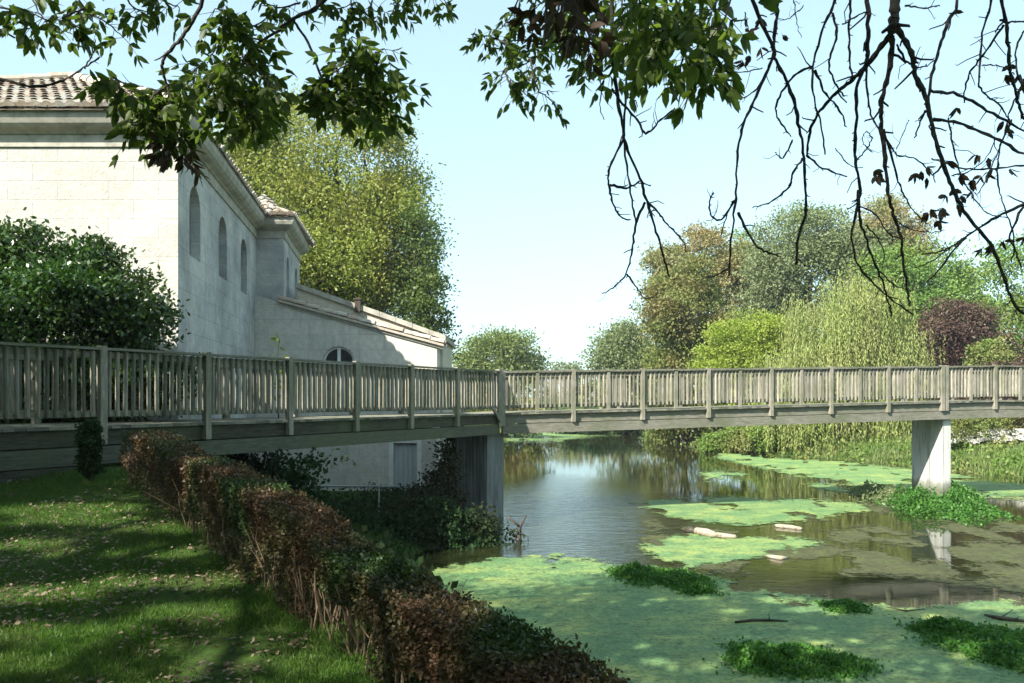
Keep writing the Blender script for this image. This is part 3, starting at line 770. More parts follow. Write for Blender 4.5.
m = MB(); c = Vector(((359 - 512) / F * YB, YB - .12, EYE + (HOR - 312) / F * YB)); m.obox(c + Vector((-.1, -.06, 0)), (.17, 0, 0), (0, .17, 0), (0, 0, .36)); m.obox(c + Vector((-.13, -.09, .36)), (.23, 0, 0), (0, .23, 0), (0, 0, .05)); m.build('flue', M['bark'], rear)

# handrail under the bridge
hr = thing('handrail', 'thin grey steel handrail in the shade below the bridge, before the grey door', 'handrail', tuple(onz(379, 524, .3)))
a = at(293, 486, 18.0); b = at(400, 486.5, 18.3)
m = MB(); m.tube([a, b], .022, 8); m.build('rail', M['steel'], hr)
for t in (.05, .8):
    p = a.lerp(b, t); m = MB(); m.tube([p, Vector((p.x, p.y, .1))], .02, 8); m.build('post', M['steel'], hr)
# ------------------------------------------------------------------ trees
SUNV = -ldir
# places on the lawn, hedge, railing and water that the sun reaches through gaps in the crowns
GAPS = []
def gap(px, py, r, z=None, Y=None, dx=0, k=1):
    if z == 0:
        for i in range(k):
            p0 = onz(px + (i - (k - 1) / 2) * dx, py, 0)
            for j in range(5): GAPS.append((np.array(p0 + Vector((random.gauss(0, .42), random.gauss(0, .30), 0))), r * random.uniform(.25, .6)))
        return
    if z: r *= 1.35
    for i in range(k):
        x = px + (i - (k - 1) / 2) * dx
        p = at(x, py, Y) if Y else onz(x, py, z)
        GAPS.append((np.array(p), r * random.uniform(.8, 1.2)))
gap(50, 500, .20, 2.05, dx=30, k=4); gap(70, 515, .14, 1.95, dx=36, k=3); gap(30, 585, .17, 1.75, dx=34, k=3); gap(130, 575, .12, 1.75, dx=30, k=3)
gap(185, 603, .13, 1.7, dx=26, k=4); gap(20, 655, .10, 1.6, dx=40, k=2); gap(110, 545, .10, 1.85, dx=60, k=3); gap(250, 660, .08, 1.55, dx=50, k=3)
gap(60, 625, .12, 1.65, dx=44, k=3); gap(150, 520, .13, 1.95, dx=30, k=3); gap(20, 535, .14, 1.9, dx=30, k=2); gap(215, 575, .12, 1.75, dx=22, k=2); gap(330, 672, .08, 1.5, dx=30, k=2); gap(200, 640, .08, 1.6, dx=60, k=2); gap(240, 550, .16, Y=6.3); gap(262, 560, .14, Y=6.0); gap(180, 485, .14, Y=7.8); gap(118, 455, .15, Y=9.8); gap(312, 600, .12, Y=5.1); gap(300, 500, .2, Y=6.6)
gap(545, 650, .2, Y=3.7); gap(470, 600, .13, Y=4.2); gap(390, 560, .14, Y=4.9); gap(205, 470, .2, Y=7.8); gap(350, 640, .13, Y=4.6); gap(140, 440, .14, Y=9.4); gap(420, 590, .10, Y=4.3)
gap(690, 568, .5, 0, dx=26, k=3); gap(760, 660, .22, 0, dx=60, k=3); gap(690, 660, .2, 0, dx=40, k=2); gap(640, 605, .25, 0, dx=80, k=2); gap(960, 606, .5, 0, dx=50, k=3); gap(830, 640, .2, 0, dx=70, k=3); gap(800, 606, .35, 0, dx=50, k=2); gap(1000, 655, .22, 0, dx=60, k=2)
for a_, b_, c_ in ((230, 80, 3.8), (190, 115, 3.8), (215, 110, 3.8), (165, 115, 3.8), (360, 70, 3.9), (385, 100, 3.9), (600, 40, 3.7), (630, 60, 3.7), (690, 40, 2.7), (665, 70, 2.7), (520, 70, 4.3), (60, 15, 3.9)): gap(a_, b_, .22, Y=c_)
for x_ in range(20, 470, 42): gap(x_ + random.uniform(-10, 10), 385 + random.uniform(-14, 14), .13, Y=1 / (.049 + (500 - x_) * .0001017))
for a_, b_ in ((70, 250), (140, 245), (30, 262), (110, 235), (60, 300), (100, 280), (5, 255)): gap(a_, b_, .6, Y=12.6)
for a_, b_ in ((20, 200), (60, 180), (110, 190), (150, 170), (90, 160), (30, 160), (160, 200)): gap(a_, b_, .8, Y=15)
def sun_gaps(P):
    ok = np.ones(len(P), bool); s = np.array(SUNV)
    for c, r in GAPS:
        w = P - c; t = w @ s; d2 = (w * w).sum(1) - t * t; ok &= ~((t > 0.8) & (d2 < r * r))
    return ok
def limb_pts(a, b, n=6, wob=.06, sag=0):
    a, b = Vector(a), Vector(b); L = (b - a).length; o = []
    for i in range(n + 1):
        t = i / n; p = a.lerp(b, t)
        if 0 < i < n: p += Vector((random.gauss(0, 1), random.gauss(0, 1), random.gauss(0, .5))) * wob * L / 2
        p.z += sag * 4 * t * (1 - t) * L; o.append(p)
    return o
def crown_points(ells, n, clump, per, shell=.55, keep=None):
    """leaf feet and directions: tufts spread over the outer part of each ellipsoid"""
    vol = np.array([e[3] * e[4] * e[5] for e in ells]) ** .72; vol /= vol.sum()
    # boughs: rounded masses on the shell of each ellipsoid, with hollows between them
    E0 = np.array(ells); nb = max(6, int(24 * len(ells) ** .8)); bi = rng.choice(len(ells), nb, p=vol)
    bd = unit(rng.normal(size=(nb, 3)) + np.array([0, 0, .15])); br = np.cbrt(E0[bi, 3] * E0[bi, 4] * E0[bi, 5]) * rng.uniform(.15, .42, nb)
    bc = E0[bi, :3] + bd * E0[bi, 3:6] * rng.uniform(.60, .86, (nb, 1))
    k = max(1, n // per); pw = br ** 2; idx = rng.choice(nb, k, p=pw / pw.sum())
    d = unit(rng.normal(size=(k, 3)) + bd[idx] * .8 + np.array([0, 0, .25]))
    c = bc[idx] + d * br[idx, None] * rng.uniform(.55, 1.02, (k, 1)) * np.array([1, 1, .8])
    kf = int(k * .20); i2 = rng.choice(len(ells), kf, p=vol)          # looser leafage filling the inside
    d2 = unit(rng.normal(size=(kf, 3))); c[:kf] = E0[i2, :3] + d2 * E0[i2, 3:6] * (shell * .6 + (1 - shell * .6) * rng.random((kf, 1)) ** .7) * .9; d[:kf] = d2
    cr = clump * rng.uniform(.5, 1.5, (k, 1))
    P = np.repeat(c, per, 0) + np.clip(rng.normal(size=(k * per, 3)), -1.5, 1.5) * np.repeat(cr, per, 0) * np.array([1, 1, .62])
    out = np.repeat(d, per, 0)
    D = out * .5 + rng.normal(size=(k * per, 3)) * .75 + np.array([0, 0, -.25])
    if keep is not None:
        kk = keep(P); P, D = P[kk], D[kk]
    return P, D, c
def ell_px(Y, lst):
    out = []
    for e in lst:
        px, py, rx, ry = e[:4]; dy = e[4] if len(e) > 4 else 0
        y = Y + dy; s = y / F; p = at(px, py, y); out.append((p.x, y, p.z, rx * s, max(rx, ry) * s * .8, ry * s))
    return out
def tree(name, label, ells, mat, foot, n, leaf, clump, per=40, trunk_r=.25, group=None, shell=.55, cat='tree', limbs=9, keep=None, asp=.55):
    t = thing(name, label, cat, tuple(foot), group)
    if foot[1] > 30 and foot[1] < 100: leaf *= .80; n = int(n * 2.3); ells = [tuple(e[:3]) + tuple(q * 1.05 for q in e[3:]) for e in ells]
    P, D, c = crown_points(ells, n, clump, per, shell, keep)
    leaves('crown', P, D, leaf * rng.uniform(.7, 1.3, len(P)), leaf * asp * rng.uniform(.8, 1.2, len(P)), mat, t)
    if trunk_r:
        E = np.array(ells); cen = Vector(E[:, :3].mean(0)); top = Vector((cen.x, cen.y, cen.z + E[:, 5].mean() * .5))
        m = MB(); pts = limb_pts((foot[0], foot[1], foot[2] - .3), top, 8, .02)
        m.tube(pts, [trunk_r * (1.25 if i == 0 else 1 - .1 * i) for i in range(9)], 8)
        m.build('trunk', M['bark'], t, True)
        m = MB()
        for i in range(limbs):
            q = pts[random.choice((2, 3, 4, 5, 6))]; e = Vector(c[random.randrange(len(c))])
            lp = limb_pts(q, e, 5, .08, .05); m.tube(lp, [trunk_r * .42 * (1 - .17 * j) for j in range(6)], 5)
            for h in range(2):
                e2 = Vector(c[random.randrange(len(c))])
                if (e2 - lp[3]).length < 3.5 * clump + 2: m.tube(limb_pts(lp[3], e2, 4, .08), [trunk_r * .16 * (1 - .2 * j) for j in range(5)], 4)
        m.build('limbs', M['bark'], t, True)
    return t
def gz(x, y): return float(ground_z(np.array([x]), np.array([y]))[0])
def foot(px, Y):
    x = (px - 512) / F * Y; return (x, Y, gz(x, Y))

G_ = 'trees on the far bank'
tree('lime_tree', 'large sunlit yellow green tree rising behind the stone building', ell_px(38, [(300, 165, 70, 66), (352, 185, 62, 80), (262, 205, 60, 85), (378, 245, 48, 72), (320, 265, 95, 72), (395, 300, 40, 42), (250, 290, 60, 60, 2)]),
     M['l_lime'], foot(330, 38), 60000, .21, .62, 50, .42, shell=.66, limbs=16)
tree('lime_tree', 'slim darker tree with drooping twigs right of the big tree behind the building', ell_px(36, [(418, 250, 15, 40), (424, 305, 18, 38), (430, 340, 17, 22), (447, 352, 10, 12)]), M['l_lime_dark'], foot(428, 36), 4200, .22, .34, 26, .16, shell=.2, limbs=8)
tree('round_tree', 'round pale green tree alone beyond the bend of the river left of the sky gap', ell_px(88, [(497, 366, 40, 30), (475, 372, 26, 22), (522, 372, 26, 18)]), M['l_round'], foot(497, 88), 9000, .42, .8, 30, .3)
tree('distant_tree', 'tiny bluish tree far away in the sky gap above the railing', ell_px(150, [(567, 371, 10, 8), (576, 374, 7, 5)]), M['l_grey'], foot(568, 150), 900, .6, .8, 20, .2)
tree('grey_green_tree', 'small grey green tree at the left end of the far bank trees', ell_px(72, [(622, 352, 25, 28), (612, 368, 20, 25), (636, 372, 20, 30), (625, 335, 12, 14)]), M['l_grey'], foot(623, 72), 8000, .36, .7, 30, .2, G_)
tree('clipped_tree', 'dense browning tree with a straight side beside the bright yellow green one', ell_px(54, [(683, 310, 36, 48), (668, 345, 22, 45), (705, 345, 25, 45), (684, 385, 38, 40), (690, 422, 34, 14)]), M['l_brown'], foot(684, 54), 17000, .27, .45, 34, .25, G_, shell=.7)
tree('orange_tree', 'loose orange tinged tree with sky showing through behind the browning one', ell_px(64, [(676, 268, 24, 26), (705, 252, 26, 24), (722, 285, 28, 34), (668, 300, 20, 20), (740, 262, 14, 26)]), M['l_orange'], foot(705, 64), 9500, .30, .55, 30, .26, G_, shell=.3, limbs=22)
tree('poplar_tree', 'thin green upright tree with pale bare stems between the orange and grey ones', ell_px(66, [(742, 262, 20, 34), (748, 310, 28, 42), (733, 330, 20, 35)]), M['l_green'], foot(744, 66), 6500, .30, .5, 28, .2, G_, shell=.3, limbs=16)
tree('grey_willow', 'tall grey green willow standing highest among the far trees', ell_px(60, [(792, 245, 38, 36), (828, 235, 34, 30), (770, 285, 34, 40), (812, 285, 48, 50), (850, 262, 28, 42), (780, 340, 50, 50)]), M['l_grey'], foot(805, 60), 22000, .29, .6, 34, .4, G_, shell=.5, limbs=16)
tree('bright_tree', 'bright yellow green rounded tree in full sun before the darker ones', ell_px(47, [(742, 345, 32, 36), (722, 368, 22, 32), (768, 352, 24, 40), (745, 380, 40, 36)]), M['l_bright'], foot(745, 47), 14000, .23, .42, 34, .22, G_, shell=.7)
tree('amber_tree', 'tall thin yellowing tree top behind the weeping willow', ell_px(63, [(882, 232, 28, 34), (900, 252, 30, 30), (862, 262, 26, 40), (915, 228, 14, 18)]), M['l_orange'], foot(885, 63), 8500, .30, .5, 28, .28, G_, shell=.35, limbs=14)
tree('maple_tree', 'leafy mid green tree right of the weeping willow', ell_px(54, [(925, 275, 42, 40), (895, 300, 34, 50), (955, 300, 42, 42), (930, 340, 60, 50), (905, 390, 40, 50)]), M['l_green'], foot(925, 54), 20000, .29, .55, 34, .35, G_, shell=.6)
tree('maple_tree', 'green tree at the right edge behind the purple one', ell_px(58, [(1012, 290, 36, 44), (1050, 280, 50, 50), (990, 325, 34, 46), (975, 300, 26, 36), (1030, 345, 50, 50), (1100, 320, 60, 70)]), M['l_green'], foot(1030, 58), 15000, .30, .55, 34, .35, G_, shell=.6)
tree('purple_tree', 'dark purple leaved tree standing out among the green ones', ell_px(47, [(955, 338, 34, 34), (935, 360, 26, 30), (980, 358, 30, 30), (1005, 372, 26, 18)]), M['l_purple'], foot(957, 47), 13000, .22, .38, 32, .2, G_, shell=.6)
tree('leafy_bush', 'small bright green bush at the foot of the purple tree', ell_px(44, [(990, 362, 16, 18), (1002, 375, 14, 14)]), M['l_herb'], foot(992, 44), 2500, .2, .3, 24, .08, G_)
tree('russet_bush', 'low russet bush at the right edge behind the railing', ell_px(42, [(1010, 385, 30, 20), (1045, 380, 30, 24), (960, 392, 40, 18)]), M['l_purple'], foot(1012, 42), 5000, .2, .3, 24, .08, G_)

def weeping(name, label, ells, mat, ft, n_str, low, Y):
    t = thing(name, label, 'tree', tuple(ft), G_)
    E = np.array(ells); v = (E[:, 3] * E[:, 5]); k = rng.choice(len(E), n_str, p=v / v.sum())
    nb = 110; kb = rng.choice(len(E), nb, p=v / v.sum()); bd = unit(rng.normal(size=(nb, 3)) * np.array([1, 1, .8])); bd[:, 2] = np.abs(bd[:, 2]) * .9 - .1
    bc = E[kb, :3] + bd * E[kb, 3:6] * rng.uniform(.55, 1.06, (nb, 1)); lb = rng.uniform(.45, 1.15, nb)
    j = rng.integers(0, nb, n_str); d = bd[j]
    c = bc[j] + rng.normal(size=(n_str, 3)) * np.array([.42, .42, .28]) + bd[j] * .3
    P = []; D = []; m = MB()
    for i in range(n_str):
        p = c[i].copy(); L = min(rng.uniform(.7, 1.05) * (p[2] - low(p[0])), rng.uniform(2.0, 5.5) * lb[j[i]] + (3.5 if p[2] < 5 else 0)); st = .11; ns = int(L / st)
        drift = rng.normal(0, .035, 2) + d[i, :2] * .05
        ph = rng.uniform(0, 6)
        s = np.arange(ns)[:, None]
        q = p + np.concatenate([s * st * drift[0] + .05 * np.sin(s * .3 + ph), s * st * drift[1], -s * st], 1)
        P.append(q + rng.normal(0, .03, q.shape)); D.append(np.array([drift[0], drift[1], -1]) + rng.normal(0, .28, q.shape))
        if i % 6 == 0 and ns > 3: m.tube([q[0], q[-1]], [.012, .006], 3)
    P = np.concatenate(P); D = np.concatenate(D)
    leaves('crown', P, D, .19 * rng.uniform(.7, 1.4, len(P)), .046 * rng.uniform(.8, 1.3, len(P)), mat, t)
    m.build('hanging_twigs', M['stem'], t)
    cen = Vector(E[:, :3].mean(0)); m = MB(); pts = limb_pts((ft[0], ft[1], ft[2] - .3), (cen.x, cen.y, cen.z + 1.5), 7, .03)
    m.tube(pts, [.5, .42, .38, .34, .3, .22, .16, .1], 9); m.build('trunk', M['bark'], t, True)
    m = MB()
    for i in range(18):
        q = pts[random.choice((3, 4, 5, 6))]; m.tube(limb_pts(q, c[random.randrange(n_str)], 5, .06, .12), [.14, .11, .08, .06, .04, .02], 5)
    m.build('limbs', M['bark'], t, True)
    return t
weeping('weeping_willow', 'pale yellow green weeping willow trailing its curtains to the water', ell_px(43, [(852, 300, 34, 40), (828, 325, 36, 40), (876, 318, 28, 36), (806, 360, 40, 30), (880, 350, 34, 38), (845, 375, 60, 36), (786, 388, 32, 26), (895, 380, 26, 26)]),
        M['l_weep'], foot(842, 43), 3600, lambda x: .12, 43)

# low growth on the far bank, each clump a thing
def bush(name, label, ells, mat, ft, n, leaf, clump, group=None, per=26, trunk=.03, cat='bush', shell=.4, asp=.6):
    return tree(name, label, ells, mat, ft, n, leaf, clump, per, trunk, group, shell, cat, 5, None, asp)
GB = 'bushes along the far bank'
bush('green_bush', 'rounded green bush at the water below the bright tree', ell_px(44, [(745, 440, 20, 14), (725, 444, 18, 10)]), M['l_herb'], foot(740, 44), 4000, .18, .25, GB)
bush('dark_bush', 'dark green leafy bush just left of the willow curtains', ell_px(43, [(765, 437, 12, 16), (772, 428, 10, 12)]), M['l_green'], foot(768, 43), 2500, .18, .22, GB)
bush('pale_bush', 'pale green bush overhanging the water left of the green bushes', ell_px(56, [(668, 436, 22, 11), (690, 430, 20, 12)]), M['l_round'], foot(678, 56), 3000, .2, .25, GB)
bush('dark_bush', 'low dark bush in shade at the far end of the pool', ell_px(66, [(600, 424, 34, 10), (640, 426, 24, 10), (570, 426, 20, 7)]), M['l_dark'], foot(606, 79), 4500, .26, .35, GB)
bush('riverside_bush', 'long green bush on the far left bank seen under the bridge corner', ell_px(60, [(520, 420, 22, 18), (545, 424, 20, 10), (495, 415, 25, 22)]), M['l_brown'], (-.9, 60, .5), 4500, .25, .35, GB)
bush('russet_hedge', 'russet brown hedge along the wall top at the right end of the bridge', ell_px(36, [(985, 424, 34, 9), (1040, 420, 40, 12), (955, 428, 22, 7)]), M['l_brown'], foot(990, 36), 5000, .14, .18, GB)
# far wood behind the pickets
P, D, _ = crown_points([( -22 + 6.5 * i + random.uniform(-2, 2), 108 + random.uniform(-6, 14), 2.6, 5, 4, 2.2 + random.uniform(0, 1.2)) for i in range(9)], 9000, 1.2, 30)
props(leaves('far_wood', P, D, .7, .45, M['l_brown']), 'low band of distant trees glimpsed through the railing pickets', 'wood', kind='stuff')

# stone bank wall at the right end
wl = thing('bank_wall', 'low crumbling pale stone wall on the sunny right bank under the bridge end', 'wall', tuple(foot(985, 37)))
m = MB()
for i in range(70):
    px = 948 + i * 1.9 + random.uniform(-1, 1); row = i % 2
    p = at(px, 441 - row * 7 + random.uniform(-1.5, 1.5) - (px - 948) * .04, 36.2 - (px - 948) * .012); w = random.uniform(.16, .4); h = random.uniform(.13, .28); d = .4
    a = random.uniform(-.25, .25); ax = Vector((cos(a), sin(a), random.uniform(-.1, .1))); ay = Vector((-sin(a), cos(a), 0)); az = ax.cross(ay).normalized()
    vs = [p + ax * w * x * random.uniform(.8, 1.1) + ay * d * y * random.uniform(.8, 1.1) + az * h * z * random.uniform(.75, 1.1) for z in (-.5, .5) for y in (-.5, .5) for x in (-.5, .5)]
    m.add(vs, [(0, 2, 3, 1), (4, 5, 7, 6), (0, 1, 5, 4), (1, 3, 7, 5), (3, 2, 6, 7), (2, 0, 4, 6)])
m.build('stones', M['stone_front'], wl)

# reeds and herbs as ground cover on the right bank, herbs on the left bank
def blades(name, X, Y, h, w, mat, label, cat, lean=.25, zoff=0, parent=None, tuft=None):
    Z = ground_z(X, Y) + zoff; n = len(X); P = np.stack([X, Y, Z], 1)
    D = np.stack([rng.normal(0, lean, n), rng.normal(0, lean, n), np.ones(n)], 1)
    o = leaves(name, P, D, h, w, mat, parent)
    return props(o, label, cat, kind='stuff') if label else o
n = 60000; X = rng.uniform(9, 30, n); Y = rng.uniform(24, 52, n)
d = -sdf(RIVER, X, Y); kk = (d > -.15) & (d < 9) & (rng.random(n) < sstep(9, 0, d) + .25) & (X > 8)
X, Y, d = X[kk], Y[kk], d[kk]; nz = fbm(X * .5, Y * .5, 3, 77)
blades('reeds', X, Y, (.10 + .62 * np.clip(nz - .32, 0, .6)) * rng.uniform(.5, 1.3, len(X)), .05, M['l_reed'], 'tall grasses and reeds on the sunny right bank', 'reeds')
n = 26000; X = rng.uniform(9, 30, n); Y = rng.uniform(24, 52, n); d = -sdf(RIVER, X, Y); nz = fbm(X * .7, Y * .7, 3, 99)
kk = (d > -.1) & (d < 8) & (nz > .46); X, Y, nz = X[kk], Y[kk], nz[kk]
P = np.stack([X, Y, ground_z(X, Y) + (nz - .42) * rng.uniform(.2, 2.2, len(X))], 1)
props(leaves('bank_herbs', P, rng.normal(size=P.shape) + np.array([0, 0, .3]), .17, .12, M['l_herb']), 'leafy green herbs among the reeds on the right bank', 'herbs', kind='stuff')

# shrub against the front wall, seen over the railing
bush('climbing_shrub', 'large dark glossy shrub against the sunlit front wall behind the left railing',
     ell_px(13.2, [(-40, 290, 90, 60), (30, 275, 55, 42), (75, 285, 50, 45), (112, 274, 38, 38), (143, 300, 16, 32), (60, 330, 110, 60), (20, 400, 90, 60), (110, 390, 70, 60)]), M['l_ivy'], (-7.4, 13.3, gz(-7.4, 13.3)), 80000, .095, .17, None, 34, .06, 'shrub', .62)
# thin stray shoot by the railing
sh = thing('sapling', 'thin leafy shoot standing before the side wall behind the railing', 'sapling', tuple(at(277, 470, 15.0)))
m = MB(); pts = [at(277, 470, 15), at(279, 400, 15), at(276, 365, 15), at(280, 338, 15)]; m.tube(pts, [.02, .014, .009, .004], 5); m.build('stem', M['twig'], sh)
P = np.array([at(272 + random.uniform(0, 14), random.uniform(336, 400), 15) for _ in range(34)]); leaves('foliage', P, rng.normal(size=P.shape), .13, .075, M['l_ash'], sh, near=True)

M['l_weeds'] = leaf_mat('brown_weed_leaf', (.022, .03, .012), (.05, .055, .025), (.05, .035, .02), .2, .7)
# bank undergrowth on the left: behind hedge, under and beside the bridge
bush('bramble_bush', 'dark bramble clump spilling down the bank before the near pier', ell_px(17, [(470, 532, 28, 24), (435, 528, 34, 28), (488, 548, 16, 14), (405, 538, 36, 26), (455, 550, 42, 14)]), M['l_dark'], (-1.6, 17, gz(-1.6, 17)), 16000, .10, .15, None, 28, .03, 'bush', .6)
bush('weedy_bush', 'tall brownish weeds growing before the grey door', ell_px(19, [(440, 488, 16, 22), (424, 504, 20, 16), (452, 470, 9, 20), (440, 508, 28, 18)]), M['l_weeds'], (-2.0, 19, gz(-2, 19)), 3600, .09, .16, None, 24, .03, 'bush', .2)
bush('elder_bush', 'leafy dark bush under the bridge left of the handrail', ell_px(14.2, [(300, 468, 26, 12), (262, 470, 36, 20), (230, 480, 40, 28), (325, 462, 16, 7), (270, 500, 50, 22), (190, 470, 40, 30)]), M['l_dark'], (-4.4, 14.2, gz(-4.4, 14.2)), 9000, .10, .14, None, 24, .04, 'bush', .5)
bush('ivy_clump', 'dark ivy covering the annex corner beside the near pier', ell_px(22, [(450, 455, 7, 36), (449, 500, 10, 30)]), M['l_dark'], (-1.8, 22.6, .3), 4500, .11, .15, None, 24, .03, 'ivy', .5)
bush('small_bush', 'round dark clipped bush at the near end of the hedge under the railing post', ell_px(10.1, [(90, 430, 10, 10), (90, 444, 11, 11), (90, 458, 11, 11), (90, 470, 10, 9)]), M['l_dark'], (-5.35, 10.1, gz(-5.35, 10.1)), 5500, .04, .03, None, 24, .02, 'bush', .7)
# herbs over the left slope
n = 60000; X = rng.uniform(-7, 3, n); Y = rng.uniform(5, 23, n); d = -sdf(RIVER, X, Y)
hx = (X + 4.8) * .805 + (Y - 9.95) * .593
kk = (d > -.25) & (hx > .6) & (rng.random(n) < .75) & ((X - LB.x) * LN.x + (Y - LB.y) * LN.y < 4.0); X, Y = X[kk], Y[kk]
nz = fbm(X * .8, Y * .8, 3, 15)
P = np.stack([X, Y, ground_z(X, Y) + rng.uniform(0, .5, len(X)) * (nz + .1)], 1)
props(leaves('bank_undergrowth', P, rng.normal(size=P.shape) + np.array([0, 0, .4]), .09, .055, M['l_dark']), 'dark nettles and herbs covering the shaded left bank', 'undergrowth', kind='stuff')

# ------------------------------------------------------------------ hedge
HA = Vector((-4.8, 9.95, 0)); HD = Vector((.593, -.805, 0)).normalized(); HN = Vector((.805, .593, 0)); HL = 8.9; HW = .40
hedge = thing('hedge', 'straggly copper brown and green hedge running along the top of the lawn bank', 'hedge', tuple(HA + Vector((0, 0, 2))))
tz = [0, 3.3, 5, 6.6, 7.4, 8.2, 9.0]; zz = [EYE - .45, EYE - .70, EYE - .86, EYE - 1.05, EYE - 1.14, EYE - 1.21, EYE - 1.27]
def htop(t): return np.interp(t, tz, zz) + .07 * (fbm(t * 1.3, t * 0 + 3, 3, 8) - .5) * 2
n = 165000
t = (HL + .4) * rng.random(n) ** .75 - .4; fc = rng.random(n)
u = rng.random(n); v = rng.random(n)
top = htop(t); P0 = np.array(HA)[None] + t[:, None] * np.array(HD)[None]
bz = ground_z(P0[:, 0], P0[:, 1])
bulge = .10 * (fbm(t * 1.6, v * 2, 3, 41) - .5) * 2
across = np.where(fc < .42, np.abs(rng.normal(0, .05, n)) - bulge * .8, np.where(fc < .82, u * HW, HW - np.abs(rng.normal(0, .05, n)) + bulge))
dens = fbm(t * 2.2, v * 1.6, 4, 61)
hh = np.where(fc < .42, v ** .8, np.where(fc < .82, 1 - np.abs(rng.normal(0, .07, n)), v))
low_gap = (hh < .30 + .26 * sstep(2.5, 6, t)) & (dens + rng.uniform(-.12, .12, n) < .60) & (fc < .42)
kk = ~low_gap & (dens > .34)
P = P0 + across[:, None] * np.array(HN)[None]; P[:, 2] = bz + (top - bz) * hh + rng.normal(0, .02, n) + .03 * (fbm(t * 5, across * 5, 3, 5) - .5) * (hh > .8)
P = P[kk]; D = rng.normal(size=P.shape) + np.array([-.4, -.3, .1])
leaves('foliage', P, D, .027 * rng.uniform(.6, 1.4, len(P)), .018 * rng.uniform(.7, 1.3, len(P)), M['l_hedge'], hedge)
m = MB()
for i in range(400):
    tt = HL * random.random(); ac = random.uniform(0, HW * .8); p = HA + HD * tt + HN * ac; z0 = gz(p.x, p.y); h = (float(htop(np.array([tt]))[0]) - z0)
    q = Vector((p.x, p.y, z0 - .05)); e = q + Vector((random.gauss(0, .07), random.gauss(0, .07), h * random.uniform(.6, 1.04)))
    r = random.choice((.004, .005, .006, .010)); m.tube(limb_pts(q, e, 4, .05), [r, r * .9, r * .8, r * .7, r * .4], 5)
    if random.random() < .5: m.tube(limb_pts(q.lerp(e, .4), e + Vector((random.gauss(0, .12), random.gauss(0, .12), random.uniform(-.1, .05))), 3, .06), [r * .6, r * .5, r * .4, r * .2], 4)
m.build('stems', M['stem'], hedge)

# ------------------------------------------------------------------ lawn: blades and fallen leaves
n = 190000; Y = 2.6 + 8.2 * rng.random(n) ** 1.35; X = rng.uniform(-.72, .1, n) * Y
hx = (X + 4.8) * .805 + (Y - 9.95) * .593
kk = (hx < .35); X, Y = X[kk], Y[kk]; nz = fbm(X * 1.2, Y * 1.2, 3, 4); kk = nz + rng.uniform(-.1, .1, len(X)) > .36; X, Y, nz = X[kk], Y[kk], nz[kk]
blades('grass', X, Y, rng.uniform(.02, .055, len(X)) * (.6 + nz), .0055, M['l_grass'], 'short green grass of the shaded lawn', 'grass', .45)
n = 15000; Y = 2.6 + 8.0 * rng.random(n) ** 1.2; X = rng.uniform(-.72, .05, n) * Y; nz = fbm(X * .9, Y * 1.4, 4, 19)
kk = ((X + 4.8) * .805 + (Y - 9.95) * .593 < .3) & (nz > .44); X, Y = X[kk], Y[kk]
P = np.stack([X, Y, ground_z(X, Y) + rng.uniform(.005, .05, len(X))], 1); D = rng.normal(size=P.shape) * np.array([1, 1, .3])
props(leaves('fallen_leaves', P, D, rng.uniform(.02, .055, len(P)), rng.uniform(.012, .032, len(P)), M['l_dead'], near=True, N=np.array([0, 0, 1.]) + rng.normal(0, .35, P.shape)), 'pale dry leaves scattered over the lawn', 'fallen leaves', kind='stuff')

# ------------------------------------------------------------------ things in the water
def cress(label, pxs, n, hgt=.14, leaf=.052, mat='l_cress', name='watercress_clump', cat='water plant', group='watercress clumps on the duckweed'):
    """pxs: water-plane ellipses (px,py,rx,ry)"""
    P = []
    for px, py, rx, ry in pxs:
        c = onz(px, py); a = onz(px + rx, py); b = onz(px, py - ry); rX = (a - c).length; rY = (b - c).length
        k = int(1.7 * n) // len(pxs); r = np.sqrt(rng.random(k)) * (1 + .35 * np.abs(rng.normal(size=k)) * (rng.random(k) < .35)); th = rng.random(k) * 2 * pi
        edge = .72 + .5 * vnoise(th * 2.2, th * 0 + px, 3)
        x = c.x + rX * r * edge * np.cos(th); y = c.y + rY * r * edge * np.sin(th)
        z = np.clip(1 - r ** 2, .04, 1) * hgt * (.25 + 1.3 * vnoise(x * 5, y * 5, 2)) * rng.random(k) ** .6 + .02
        P.append(np.stack([x, y, z], 1))
    P = np.concatenate(P); c = P.mean(0); t = thing(name, label, cat, (float(c[0]), float(c[1]), 0), group)
    leaves('leaves', P, rng.normal(size=P.shape) + np.array([0, 0, .4]), leaf * rng.uniform(.6, 1.3, len(P)), leaf * .75, M[mat], t)
    m = MB()
    for i in range(min(80, len(P) // 20)):
        q = P[random.randrange(len(P))]; m.tube([(q[0], q[1], -.05), (q[0] + random.gauss(0, .02), q[1], q[2])], [.006, .003], 4)
    m.build('stems', M['l_cress'], t)
cress('flat dark green clump of watercress at the back edge of the near duckweed', [(660, 579, 42, 8), (690, 588, 20, 6), (632, 574, 18, 5)], 5200)
cress('wide green clump of watercress at the bottom middle of the duckweed', [(795, 664, 45, 13), (760, 662, 26, 14), (830, 668, 36, 8)], 6500)
cress('largest watercress clump, at the right edge of the near duckweed', [(975, 640, 42, 12), (1005, 656, 45, 16), (940, 634, 18, 7), (1050, 650, 40, 16)], 9000)
cress('small sparse tuft of watercress midway along the duckweed edge', [(845, 609, 18, 5)], 900, .08)
cress('leafy green plants crowded round the foot of the right pier', [(930, 511, 26, 7), (912, 506, 12, 5), (963, 508, 17, 7), (952, 498, 10, 4)], 6500, .50, .08, 'l_cress', 'waterside_plant', 'plant', None)
